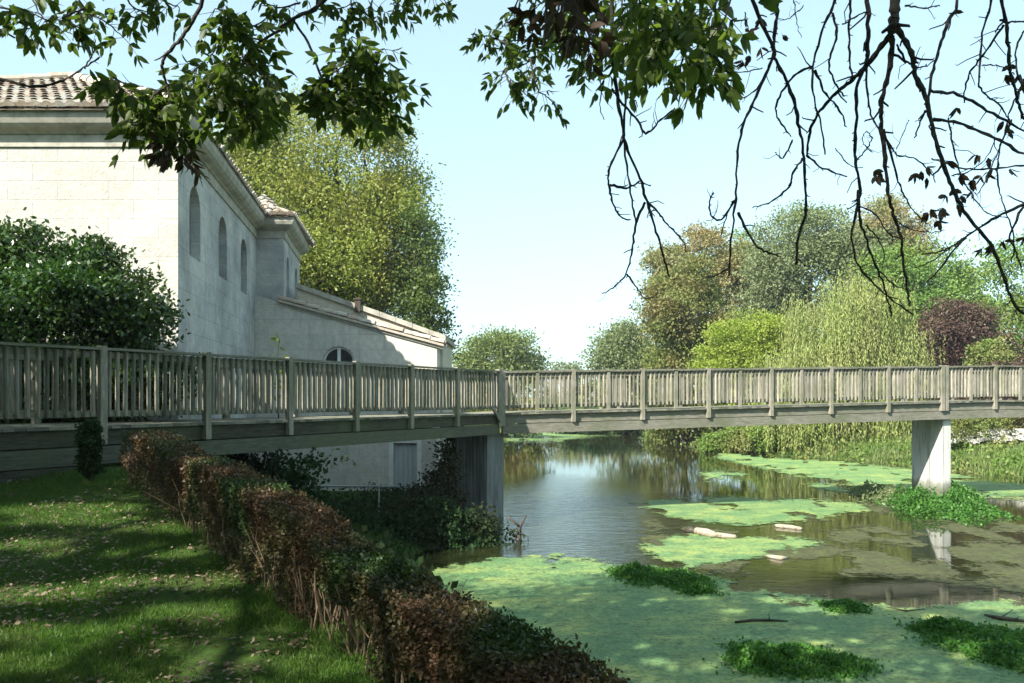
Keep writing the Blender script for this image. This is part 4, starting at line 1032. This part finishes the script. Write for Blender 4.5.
cress('low pale weeds spreading left of the right pier', [(895, 500, 22, 7), (875, 494, 14, 4)], 1600, .35, .09, 'l_grey', 'waterside_plant', 'plant', None)
M['driftwood'] = rough_mat('bleached_driftwood', [(.3, (.13, .10, .07)), (.48, (.34, .29, .21)), (.7, (.50, .45, .36))], 7, .8, .03, .9, (2, 3, 3))
M['wetwood'] = rough_mat('wet_driftwood', [(.3, (.03, .028, .02)), (.7, (.08, .07, .05))], 8, .5, .02, .5)
def log(name, label, pts, rad, mat, group=None, knots=3):
    t = thing(name, label, 'driftwood', tuple(pts[0]), group); m = MB(); m.tube(pts, rad, 9); o = m.build('trunk', mat, t, True)
    m = MB()
    for i in range(knots):
        q = Vector(random.choice(pts[1:])); m.tube([q, q + Vector((random.gauss(0, .12), random.gauss(0, .1), random.uniform(.05, .14)))], [rad[0] * .45, rad[0] * .2], 6)
    if knots: m.build('branch_stub', mat, t, True)
    return t
log('driftwood_log', 'pale driftwood log lying in the shallow current in mid river', [onz(696, 531, .05), onz(697, 531, .07), onz(706, 532.5, .08), onz(714, 535, .07), onz(715, 535, .06), onz(725, 536, .055), onz(735, 537, .045), onz(736, 537, .04)], [.05, .085, .095, .085, .06, .06, .055, .03], M['driftwood'], None, 0)
log('driftwood_log', 'dark wet stub at the left end of the pale driftwood log', [onz(686, 530, .0), onz(688, 530, .05), onz(696, 531, .06)], [.04, .085, .08], M['wetwood'], None, 0)
log('driftwood_log', 'flat reddish pale plank of driftwood right of the pale log', [onz(775, 525, .02), onz(777, 526, .03), onz(790, 527, .03), onz(801, 529, .02), onz(803, 529, .01)], [.02, .05, .055, .045, .01], M['driftwood'], None, 0)
log('driftwood_log', 'short bleached lump of driftwood before the pale log', [onz(766, 556, .0), onz(772, 557, .02), onz(780, 558, .03), onz(789, 558, .0)], [.02, .045, .05, .02], M['driftwood'], None, 0)
log('driftwood_stick', 'thin dark stick with one prong lying on the duckweed', [onz(735, 622, .03), onz(752, 620, .03), onz(770, 620, .03), onz(788, 621, .02)], [.015, .022, .018, .01], M['wetwood'], None, 2)
log('driftwood_stick', 'half sunken brown branch on the duckweed at the right edge', [onz(985, 615, .02), onz(1000, 618, .04), onz(1015, 620, .03), onz(1040, 624, .01)], [.02, .03, .03, .01], M['wetwood'], None, 2)
log('driftwood_stick', 'dark twig breaking the surface where the pier reflection ends', [onz(886, 607, .01), onz(905, 611, .02), onz(925, 609, .015)], [.01, .014, .008], M['wetwood'], None, 2)
sn = thing('dead_branch', 'forked bare branch sticking out of the water beside the near pier', 'dead branch', tuple(onz(520, 548)))
m = MB(); Yb = 17.2
m.tube([at(521, 549, Yb), at(519, 535, Yb), at(520, 527, Yb), at(526, 515, Yb)], [.05, .045, .035, .02], 7); m.tube([at(520, 527, Yb), at(513, 521, Yb), at(507, 515, Yb + .1)], [.035, .025, .015], 6)
m.tube([at(519, 536, Yb), at(512, 541, Yb)], [.025, .01], 5); m.build('branch', M['bark'], sn, True)
P = np.array([at(random.gauss(515, 6), random.uniform(530, 552), Yb) for _ in range(150)]); leaves('debris', P, rng.normal(size=P.shape), .10, .05, M['l_dark'], sn)
# ------------------------------------------------------------------ trees overhead, trunks outside the picture
def out_of_view(P, margin=.22):
    x, y, z = P[:, 0], P[:, 1], P[:, 2]
    return ~((y > 0) & (np.abs(x) < y * .665 + margin) & (z < EYE + .52 * y + margin))
ash = thing('ash_tree', 'leafy tree whose green boughs hang into the top left and top middle of the view', 'tree', (-5.6, -2.2, gz(-5.6, -2.2)))
bare = thing('robinia_tree', 'half bare tree whose knotty leafless boughs droop across the top right of the sky', 'tree', (4.3, -2.6, gz(4.3, -2.6)))
def trunk_tree(t, base, top, r, ends, lean=.02):
    m = MB(); pts = limb_pts((base[0], base[1], base[2] - .3), top, 8, lean); m.tube(pts, [r * (1.35 if i == 0 else 1 - .08 * i) for i in range(9)], 12); m.build('trunk', M['bark'], t, True)
    m = MB()
    for e, rr in ends:
        q = pts[random.choice((4, 5, 6))]; m.tube(smooth(limb_pts(q, e, 7, .05, .10), 2)[::2], [rr * 1.7 - (rr * 1.0) * j / 7 for j in range(8)], 7)
    m.build('limbs', M['bark'], t, True); return pts
def canopy(t, ells, n, leaf, clump, per, name='crown'):
    P, D, c = crown_points(ells, n, clump, per, .15, lambda P: out_of_view(P) & sun_gaps(P))
    leaves(name, P, D, leaf * rng.uniform(.7, 1.3, len(P)), leaf * .5, M['l_canopy'], t); return c

def rpx(px, Y): return px * Y / F          # radius in pixels to metres
def smooth(pts, k=3):
    out = []; n = len(pts)
    for i in range(n - 1):
        a, b, c, d = pts[max(i - 1, 0)], pts[i], pts[i + 1], pts[min(i + 2, n - 1)]
        for j in range(k):
            t = j / k; out.append(.5 * ((2 * b) + (c - a) * t + (2 * a - 5 * b + 4 * c - d) * t * t + (3 * b - a - 3 * c + d) * t ** 3))
    out.append(pts[-1]); return out
def bough(m, line, Y0, Y1, r0, r1, spur=.5, knob=.25, sub=3):
    """line: way of the bough; Y0..Y1 distance; radii in px"""
    n = len(line); L = [0]
    for i in range(1, n): L.append(L[-1] + math.dist(line[i], line[i - 1]))
    pts = [at(p[0], p[1], Y0 + (Y1 - Y0) * L[i] / L[-1]) for i, p in enumerate(line)]
    sp = smooth(pts, sub * 2); k = len(sp); Ym = (Y0 + Y1) / 2
    sp = [p + Vector((random.gauss(0, 1), random.gauss(0, 2), random.gauss(0, 1))) * rpx(.38, Ym) for p in sp]
    rad = [.72 * rpx((r0 + (r1 - r0) * i / (k - 1)) * random.uniform(1 - knob, 1 + knob), Ym) for i in range(k)]
    m.tube(sp, rad, 6)
    for i in range(1, k - 1):
        if random.random() < spur:
            d = (sp[i + 1] - sp[i - 1]).normalized(); s = d.cross(Vector((random.gauss(0, 1), random.gauss(0, 1), random.gauss(0, 1)))).normalized()
            l = rpx(random.choice((2, 2, 3, 4, 5, 8, 14, 22)) * random.uniform(.7, 1.2), Ym); e = sp[i] + (s * .8 + d * .5) * l
            if l > rpx(6, Ym):
                mid = sp[i].lerp(e, .5) + Vector((random.gauss(0, 1), 0, random.gauss(0, 1))) * l * .1
                m.tube([sp[i], mid, e, e + (d * .3 + s * .1 + Vector((0, 0, .5 * random.random()))) * l * .4], [rad[i] * .5, rad[i] * .42, rad[i] * .34, rad[i] * .2], 5)
            else: m.tube([sp[i], e], [rad[i] * .6, rad[i] * .28], 5)
    return sp
def up_to(line, tx, ty=-60): return [(tx, ty)] + line

RB = [  # (line, Y0, Y1, r0, r1)
 ([(748, -50), (752, 0), (772, 44), (776, 60), (791, 91), (797, 117), (803, 152), (806, 190), (805, 215), (798, 240), (796, 264)], 3.5, 3.9, 3.0, 1.6),
 ([(807, 155), (823, 168), (847, 177)], 3.7, 3.8, 1.7, 1.0), ([(803, 158), (793, 173), (789, 187), (771, 202), (753, 207)], 3.7, 3.9, 1.7, .9),
 ([(780, -50), (778, 0), (775, 32), (772, 59), (756, 97), (744, 123), (738, 150), (736, 200), (731, 240), (729, 276)], 3.7, 3.5, 2.6, 1.3),
 ([(736, 198), (721, 220), (710, 213), (711, 197), (714, 193)], 3.6, 3.7, 1.6, 1.0), ([(734, 200), (727, 215), (721, 236)], 3.6, 3.6, 1.3, .8),
 ([(738, 213), (753, 241), (766, 252), (781, 257)], 3.6, 3.4, 2.0, 1.1), ([(730, 267), (718, 275), (706, 277)], 3.5, 3.5, 1.2, .7),
 ([(772, 60), (757, 88), (742, 98), (724, 97)], 3.6, 3.7, 1.2, .7), ([(762, 68), (745, 72), (733, 72)], 3.6, 3.6, .9, .6),
 ([(838, -50), (835, 0), (824, 26), (813, 67), (815, 103), (821, 123), (825, 155)], 3.2, 3.5, 2.2, 1.0),
 ([(815, 70), (826, 94), (840, 110), (846, 127)], 3.3, 3.4, 1.8, .9), ([(812, 67), (794, 76), (778, 100), (777, 117), (791, 136)], 3.3, 3.6, 1.8, 1.1), ([(793, 140), (783, 158), (775, 152)], 3.6, 3.6, 1.4, .9),
 ([(832, 12), (837, 35), (829, 62), (835, 82), (844, 97)], 3.2, 3.3, 1.6, 1.1), ([(853, -50), (851, 0), (849, 29), (850, 64), (854, 78)], 3.4, 3.3, 1.7, 1.2),
 ([(868, -50), (868, 0), (868, 44), (866, 64), (857, 88), (856, 132), (856, 164), (860, 190), (854, 222), (852, 240), (860, 267), (884, 293), (914, 315)], 3.3, 3.9, 2.9, 1.3),
 ([(858, 190), (860, 216), (868, 246), (879, 272), (886, 293), (892, 316)], 3.5, 3.6, 2.2, 1.0),
 ([(880, 272), (893, 284), (906, 290)], 3.6, 3.6, 1.1, .6),
 ([(898, -60), (895, 0), (894, 20), (892, 30)], 2.9, 2.9, 7.5, 6.0),
 ([(892, 26), (888, 38), (868, 64), (853, 79), (835, 94), (818, 114), (810, 132), (807, 155)], 2.9, 3.7, 4.2, 1.7),
 ([(892, 30), (890, 67), (882, 97), (881, 117), (884, 152), (888, 190), (892, 210), (901, 237), (903, 263), (908, 293), (910, 306)], 2.9, 3.4, 3.6, 1.4),
 ([(896, 26), (911, 53), (916, 76), (926, 97), (931, 123), (941, 158), (952, 186), (966, 215), (992, 246), (1007, 285), (1018, 309), (1034, 316)], 2.9, 3.0, 4.0, 1.8),
 ([(966, -60), (958, 0), (948, 23), (939, 50), (931, 79), (929, 111), (932, 122)], 3.3, 3.0, 2.3, 1.7),
 ([(931, 91), (958, 95), (988, 110), (1024, 132), (1060, 150)], 3.0, 3.5, 2.2, 1.6), ([(933, 119), (958, 123), (994, 138), (1024, 154), (1050, 170)], 3.0, 2.6, 2.4, 1.6),
 ([(993, -50), (991, 0), (983, 32), (979, 73), (982, 91), (999, 105), (1010, 120)], 3.5, 3.3, 1.9, 1.0), ([(1003, -50), (1002, 0), (1007, 29), (1010, 67), (1017, 97), (1023, 117), (1040, 140)], 3.0, 3.2, 2.6, 1.7),
 ([(1004, 25), (982, 56), (967, 79), (964, 103)], 3.1, 3.5, 1.9, .9), ([(1000, 20), (1015, 22), (1040, 18)], 3.1, 3.2, 1.5, 1.2), ([(982, 65), (1000, 66), (1014, 75)], 3.3, 3.2, 1.0, .8),
 ([(866, 60), (868, 100), (876, 126), (891, 146), (897, 155), (914, 158), (929, 170), (935, 182)], 3.4, 3.5, 1.5, .8),
 ([(1040, 198), (1022, 205), (992, 220), (966, 237), (944, 250), (922, 254)], 3.1, 3.4, 2.4, .9), ([(962, 239), (944, 263), (927, 283)], 3.2, 3.3, 1.7, .8), ([(966, 238), (950, 248), (930, 262), (915, 268)], 3.2, 3.5, 1.1, .6),
 ([(932, 158), (950, 165), (970, 169), (1000, 168), (1040, 164)], 3.3, 3.0, 1.2, 1.3), ([(1030, 196), (1010, 233), (1015, 250), (1022, 268)], 3.2, 3.2, 1.7, 1.0),
 ([(884, 129), (897, 176), (905, 196), (914, 212), (927, 224)], 3.3, 3.6, 1.5, .9), ([(948, 118), (954, 150), (962, 176), (975, 200), (990, 214), (1010, 218)], 3.4, 3.5, 1.2, .7),
 ([(1012, 120), (1000, 150), (998, 180), (1004, 205), (1014, 236), (1012, 262)], 3.4, 3.2, 1.3, .8), ([(1024, 85), (1010, 110), (1002, 140), (990, 170), (978, 195)], 3.5, 3.2, 1.2, .7),
 ([(897, 45), (905, 60), (920, 68), (927, 64)], 2.9, 3.0, 1.6, .8), ([(925, 110), (918, 128), (915, 138)], 3.0, 3.0, 1.6, .9), ([(856, 160), (866, 150), (872, 138), (866, 132), (863, 142), (872, 152)], 3.4, 3.4, 1.0, .6),
 ([(896, 150), (905, 128), (908, 120)], 3.5, 3.5, .8, .4), ([(835, 148), (850, 165), (862, 168)], 3.5, 3.5, .9, .5), ([(906, 5), (925, 8), (940, 5)], 3.0, 3.2, 1.2, .8),
 ([(842, 25), (860, 14), (868, 12)], 3.3, 3.3, 1.2, .8), ([(951, 176), (968, 172), (984, 160), (996, 138)], 3.0, 3.3, 1.1, .6), ([(865, 225), (876, 236), (884, 252), (882, 268)], 3.6, 3.6, 1.0, .6),
 ([(892, 214), (905, 226), (925, 232), (945, 230)], 3.4, 3.6, 1.0, .6), ([(858, 206), (875, 214), (890, 235), (905, 238)], 3.5, 3.4, 1.3, .8), ([(1024, 30), (1016, 50), (1020, 80), (1040, 100)], 2.8, 2.9, 1.3, 1.1),
 ([(745, 12), (748, 30), (752, 37)], 3.6, 3.6, .8, .5), ([(794, 0), (796, 20), (801, 38)], 3.6, 3.6, .9, .5), ([(803, 6), (790, 18), (778, 20)], 3.6, 3.6, .8, .5),
]
for ln, y0, y1, r0, r1 in RB:
    m = MB(); bough(m, ln, y0, y1, r0, r1, .46, .24); m.build('drooping_bough', M['twig'], bare)
MB_C = [  # the bare fork hanging below the leafy middle bough
 ([(612, -40), (612, 40), (616, 88), (623, 129), (626, 146), (640, 178), (647, 202), (658, 237), (664, 258), (669, 276)], 3.4, 3.8, 2.6, 1.4),
 ([(628, 60), (626, 88), (625, 146), (632, 200), (636, 224)], 3.5, 3.7, 1.8, 1.2), ([(623, 140), (610, 167), (609, 187), (614, 205), (621, 217), (630, 220)], 3.5, 3.4, 1.9, 1.0),
 ([(610, 185), (626, 188), (639, 182)], 3.5, 3.6, 1.8, 1.3), ([(645, 202), (636, 224), (632, 250), (626, 274), (615, 286), (602, 294)], 3.6, 3.8, 1.9, .9), ([(627, 274), (637, 288), (645, 298), (654, 297)], 3.7, 3.6, 1.4, .9),
 ([(648, 202), (658, 212), (667, 224), (683, 241), (686, 252)], 3.6, 3.4, 1.6, .9), ([(612, 90), (620, 100), (637, 120), (646, 133), (661, 120), (675, 108)], 3.4, 3.3, 2.0, 1.2), ([(604, 80), (600, 105), (604, 120)], 3.4, 3.4, .9, .5)]
for ln, y0, y1, r0, r1 in MB_C:
    m = MB(); bough(m, ln, y0, y1, r0, r1, .34, .24); m.build('drooping_bough', M['twig'], ash)

# leafy boughs: (skeleton, distance, radius, leaves per node)
def compound(P, D, L, W, foot_, dirv, ln, leaf, pairs=3):
    """one ash leaf: leaflets in pairs along a drooping stalk"""
    d = Vector(dirv).normalized(); p = Vector(foot_); side = d.cross(Vector((random.gauss(0, 1), random.gauss(0, 1), random.gauss(0, 1)))).normalized()
    pts = [p.copy()]
    for k in range(pairs):
        d = (d + Vector((0, 0, -.28))).normalized(); p = p + d * ln / pairs; pts.append(p.copy())
        for s in (-1, 1):
            dd = (d * .55 + side * s * .7 + Vector((random.gauss(0, .12), random.gauss(0, .12), -.35 + random.gauss(0, .12))))
            P.append(tuple(p)); D.append(tuple(dd)); L.append(leaf * random.uniform(.75, 1.2)); W.append(leaf * random.uniform(.36, .5))
    P.append(tuple(p)); D.append(tuple(d + Vector((0, 0, -.4)))); L.append(leaf * 1.15); W.append(leaf * .45)
    return pts
def leafy(lines, Y, r0, per, leaf, mat='l_ash', name='leafy_bough', spread=1.0, tip=.0):
    m = MB(); P = []; D = []; L = []; W = []
    for ln in lines:
        dy = random.uniform(-.35, .35)
        sp = bough(m, ln, Y + dy * .3, Y + dy, r0, .7, .2, .15)
        for i in range(2, len(sp)):
            for k in range(per if random.random() < .9 else per + 1):
                if random.random() < .24: continue
                th = random.uniform(0, 2 * pi); dirv = Vector((cos(th), sin(th) * .9, random.uniform(-.9, .35)))
                st = compound(P, D, L, W, sp[i], dirv, leaf * random.uniform(1.1, 2.3) * spread, leaf, random.choice((1, 2, 2, 3)))
                m.tube(st, [.0018] * (len(st) - 1) + [.001], 3)
    b = m.build(name, M['twig'], ash)
    leaves('leaves', np.array(P), np.array(D), np.array(L), np.array(W), M[mat], b, near=True)
random.seed(21)
leafy([[(-60, 0), (0, 8), (30, 14), (52, 22)], [(60, -30), (85, 8), (108, 24), (124, 38)], [(20, -30), (35, 5), (45, 20)], [(118, -30), (130, 4), (148, 12)], [(85, 8), (70, 14), (62, 18)], [(150, -30), (165, 0), (180, 8)]], 3.9, 1.8, 1, 0.067)
m = MB()
bough(m, [(-60, 70), (0, 79), (30, 86), (60, 82), (80, 70), (100, 57)], 4.2, 4.0, 2.4, 1.1, .3); bough(m, [(84, 68), (92, 55), (95, 40)], 4.1, 4.0, 1.2, .7, .3); bough(m, [(-30, 22), (0, 30), (14, 37)], 3.8, 3.9, 2.2, 1.2, .1)
m.build('bare_bough', M['twig'], ash)
m = MB(); bough(m, [(225, -70), (206, -8), (190, 25), (176, 45), (163, 60), (163, 72), (167, 86)], 3.5, 3.8, 3.4, 1.7, .15, .1); m.build('main_bough', M['twig'], ash)
leafy([[(167, 86), (152, 98), (143, 112), (138, 128)], [(167, 86), (176, 108), (181, 128), (181, 140)], [(150, 98), (132, 88), (112, 76)], [(158, 92), (160, 110), (157, 126)], [(167, 86), (185, 78), (200, 66)]], 3.8, 1.4, 2, 0.067)
leafy([[(181, 128), (180, 142), (184, 150)]], 3.8, .8, 1, 0.067, 'l_brownhang')
m = MB(); bough(m, [(370, -60), (325, 0), (294, 18), (276, 32), (253, 47)], 3.9, 3.9, 3.0, 1.8, .15, .1); bough(m, [(300, -40), (318, 6), (294, 18), (308, 42), (322, 80)], 4.0, 3.9, 2.4, 1.5, .15, .1); m.build('main_bough', M['twig'], ash)
leafy([[(253, 47), (236, 66), (226, 95), (214, 118)], [(253, 47), (250, 72), (238, 96), (236, 116)], [(276, 32), (248, 26), (222, 40), (208, 62)], [(240, 60), (258, 68), (268, 84)], [(225, 95), (244, 104), (252, 118)], [(262, 40), (240, 34), (228, 16), (215, 8)], [(226, 60), (212, 76), (208, 88)], [(246, 80), (262, 92), (262, 104)]], 3.8, 1.5, 2, 0.067)
leafy([[(322, 80), (340, 84), (352, 98), (362, 110)], [(322, 80), (345, 66), (368, 60), (384, 48)], [(345, 88), (372, 84), (392, 94)], [(360, 90), (380, 102), (388, 116)], [(330, 74), (348, 52), (352, 36)], [(322, 80), (330, 94), (328, 100)], [(370, 62), (388, 74), (400, 86)]], 3.9, 1.4, 2, 0.067)
leafy([[(300, -20), (330, 8), (352, 4)], [(380, -30), (372, 6), (382, 12)], [(440, -40), (430, -8), (446, -2)], [(300, 2), (282, 8), (262, 2)], [(410, -30), (400, 0), (390, 4)], [(345, -25), (352, 8), (346, 20)]], 4.0, 1.3, 1, 0.059)
leafy([[(575, -50), (560, 0), (550, 40), (530, 62), (505, 70)], [(530, 58), (536, 86), (548, 98)], [(530, -30), (514, 10), (502, 28)], [(505, 70), (510, 84), (520, 92)], [(545, 45), (520, 40), (500, 44)], [(505, 44), (490, 36), (480, 38)]], 4.3, 1.6, 2, 0.056)
leafy([[(600, -50), (598, 0), (590, 40), (588, 64)], [(625, -50), (622, 0), (622, 40), (612, 70)], [(580, -50), (572, 0), (566, 30)], [(640, -40), (640, 10), (644, 50)]], 3.7, 1.6, 2, 0.067)
leafy([[(655, -60), (655, 0), (655, 35), (660, 62)], [(690, -60), (688, 0), (684, 40), (690, 72)], [(720, -60), (716, 0), (712, 40), (706, 74)], [(700, -60), (700, 10), (698, 50)]], 2.9, 1.8, 2, 0.065)
leafy([[(650, -60), (650, 0), (648, 28), (652, 48)], [(680, -70), (676, 0), (672, 30)], [(740, -40), (728, 10), (718, 30)]], 2.5, 1.8, 1, 0.065)
leafy([[(545, -60), (545, -20), (546, 4)], [(568, -60), (570, -10), (574, 16)], [(560, -60), (580, 0), (584, 30)]], 2.9, 1.5, 1, 0.065, 'l_brownhang')
m = MB(); P = []; D = []; L = []; W = []
random.seed(5)
for (x, y, k) in [(760, 36, 6), (752, 5, 5), (928, 158, 5), (944, 200, 4), (955, 168, 3), (936, 205, 5), (1000, 162, 4), (1012, 60, 4), (1018, 75, 4), (1004, 235, 5), (990, 140, 3), (950, 100, 1), (866, 165, 2), (940, 12, 1), (972, 178, 3), (1000, 120, 3)]:
    p = at(x, y, 3.3)
    for _ in range(k): compound(P, D, L, W, p + Vector((random.gauss(0, .02), random.gauss(0, .06), random.gauss(0, .02))), Vector((random.gauss(0, 1), random.gauss(0, 1), -.8)), .05, .045, 1)
leaves('withered_leaves', np.array(P), np.array(D), np.array(L), np.array(W), M['l_brownhang'], bare, near=True)

# trunks, limbs reaching the boughs and the crowns that shade the lawn
random.seed(9)
tp = trunk_tree(ash, (-5.6, -2.2, gz(-5.6, -2.2)), (-5.2, -1.2, 10.5), .34,
    [(at(-60, 40, 3.9), .02), (at(60, -40, 3.9), .02), (at(225, -70, 3.5), .022), (at(370, -60, 3.9), .022), (at(300, -40, 4.0), .02), (at(575, -50, 4.3), .02), (at(612, -60, 3.5), .022), (at(690, -60, 2.7), .02), (at(655, -60, 2.3), .02), (at(440, -60, 4), .016),
     ((-9, 1, 9.5), .05), ((-4, 1, 9.5), .05), ((-1.5, -1, 9), .05), ((-9, -4, 10), .05), ((-6, 3.2, 8.5), .05), ((-4.5, 4.8, 8.6), .05), ((.8, 2.8, 8.2), .05)])
canopy(ash, [(-6, 0, 9.2, 5.5, 4.8, 2.6), (-1.8, -.5, 8.6, 4, 3.6, 2.0), (-9.5, 1.5, 8.5, 4, 4.2, 2.6), (-6.5, 2.5, 7.8, 3.6, 2.6, 1.8), (-12, -1, 9, 4, 5, 3), (-4.5, 4.6, 8.4, 3.6, 2.6, 1.5), (.6, 2.6, 8.0, 3.6, 2.8, 1.4)], 105000, .13, .42, 40)
trunk_tree(bare, (4.3, -2.6, gz(4.3, -2.6)), (4.0, -1.6, 8.5), .26,
    [(at(748, -50, 3.5), .016), (at(780, -50, 3.7), .016), (at(838, -50, 3.2), .016), (at(868, -50, 3.3), .018), (at(898, -60, 2.9), .032), (at(966, -60, 3.3), .018), (at(1003, -50, 3.0), .018), (at(993, -50, 3.5), .014), (at(1060, 150, 3.5), .012), (at(1040, 198, 3.1), .014), ((1.5, -2, 8.2), .04), ((6, 0, 8), .04)])
canopy(bare, [(3.8, -1.8, 8.2, 3.4, 3.0, 1.8), (1.0, -1.5, 8.4, 2.5, 2.5, 1.5)], 9000, .11, .3, 26)
canopy(ash, [(-4.6, 4.7, 8.7, 2.8, 2.5, .9), (-.6, 4.4, 8.6, 2.8, 2.5, .9), (1.8, 3.4, 8.3, 2.0, 2.0, .8)], 30000, .13, .36, 34)
# smaller tree left of the picture, shading the left half of the bridge
side_tree = thing('ash_tree', 'smaller leafy tree on the lawn at the far left whose crown shades the bridge', 'tree', (-11.6, 5.6, gz(-11.6, 5.6)))
trunk_tree(side_tree, (-11.6, 5.6, gz(-11.6, 5.6)), (-11.2, 6.4, 9), .22, [((-9, 8, 8.3), .04), ((-10, 9, 7.5), .04), ((-13, 8, 8.5), .04), ((-9, 5, 8), .04), ((-12, 3.5, 8.5), .04)])
canopy(side_tree, [(-10.6, 7.4, 7.3, 2.8, 3.0, 2.3), (-12.6, 5.5, 7.8, 2.6, 3.0, 2.4), (-9.2, 5.5, 7.2, 2.2, 2.2, 1.8), (-11, 9.5, 6.4, 2.4, 2.0, 1.9), (-9.4, 9.6, 7.2, 2.0, 2.0, 1.3)], 32000, .13, .32, 30)

# trees added behind the camera, out of view, to block sky light
for i, (x, y, r) in enumerate([(-15, -9, 5.5), (-7, -13, 6), (3, -14, 6), (12, -11, 5.5), (-20, -1, 5)]):
    tree('woodland_tree', ['tallest dark tree of the wood behind the viewer on the left', 'broad tree of the wood straight behind the viewer', 'second broad tree of the wood behind the viewer', 'tree of the wood behind the viewer by the right bank', 'tree at the far left edge of the lawn'][i],
         [(x, y, 7.5, r, r, 5.2), (x + 1, y + 1, 4.5, r * .9, r * .9, 3.2)], M['l_canopy'], (x, y, gz(x, y)), 9000, .34, .5, 26, .3, 'trees of the wood behind the lawn', .3, 'tree', 8, sun_gaps)

# ------------------------------------------------------------------ thin summer haze over the valley
hm = bpy.data.materials.new('haze_air'); hm.use_nodes = True; ht = hm.node_tree
ht.nodes.remove(ht.nodes['Principled BSDF'])
pv = ht.nodes.new('ShaderNodeVolumePrincipled'); pv.inputs['Color'].default_value = (.93, .97, 1, 1); pv.inputs['Density'].default_value = .0006; pv.inputs['Anisotropy'].default_value = .3
ht.links.new(pv.outputs[0], ht.nodes['Material Output'].inputs['Volume'])
m = MB(); m.obox((-2600, -70, -1.9), (5200, 0, 0), (0, 4200, 0), (0, 0, 26)); props(m.build('haze', hm), 'pale thin haze over the river and far trees', 'haze', kind='stuff')
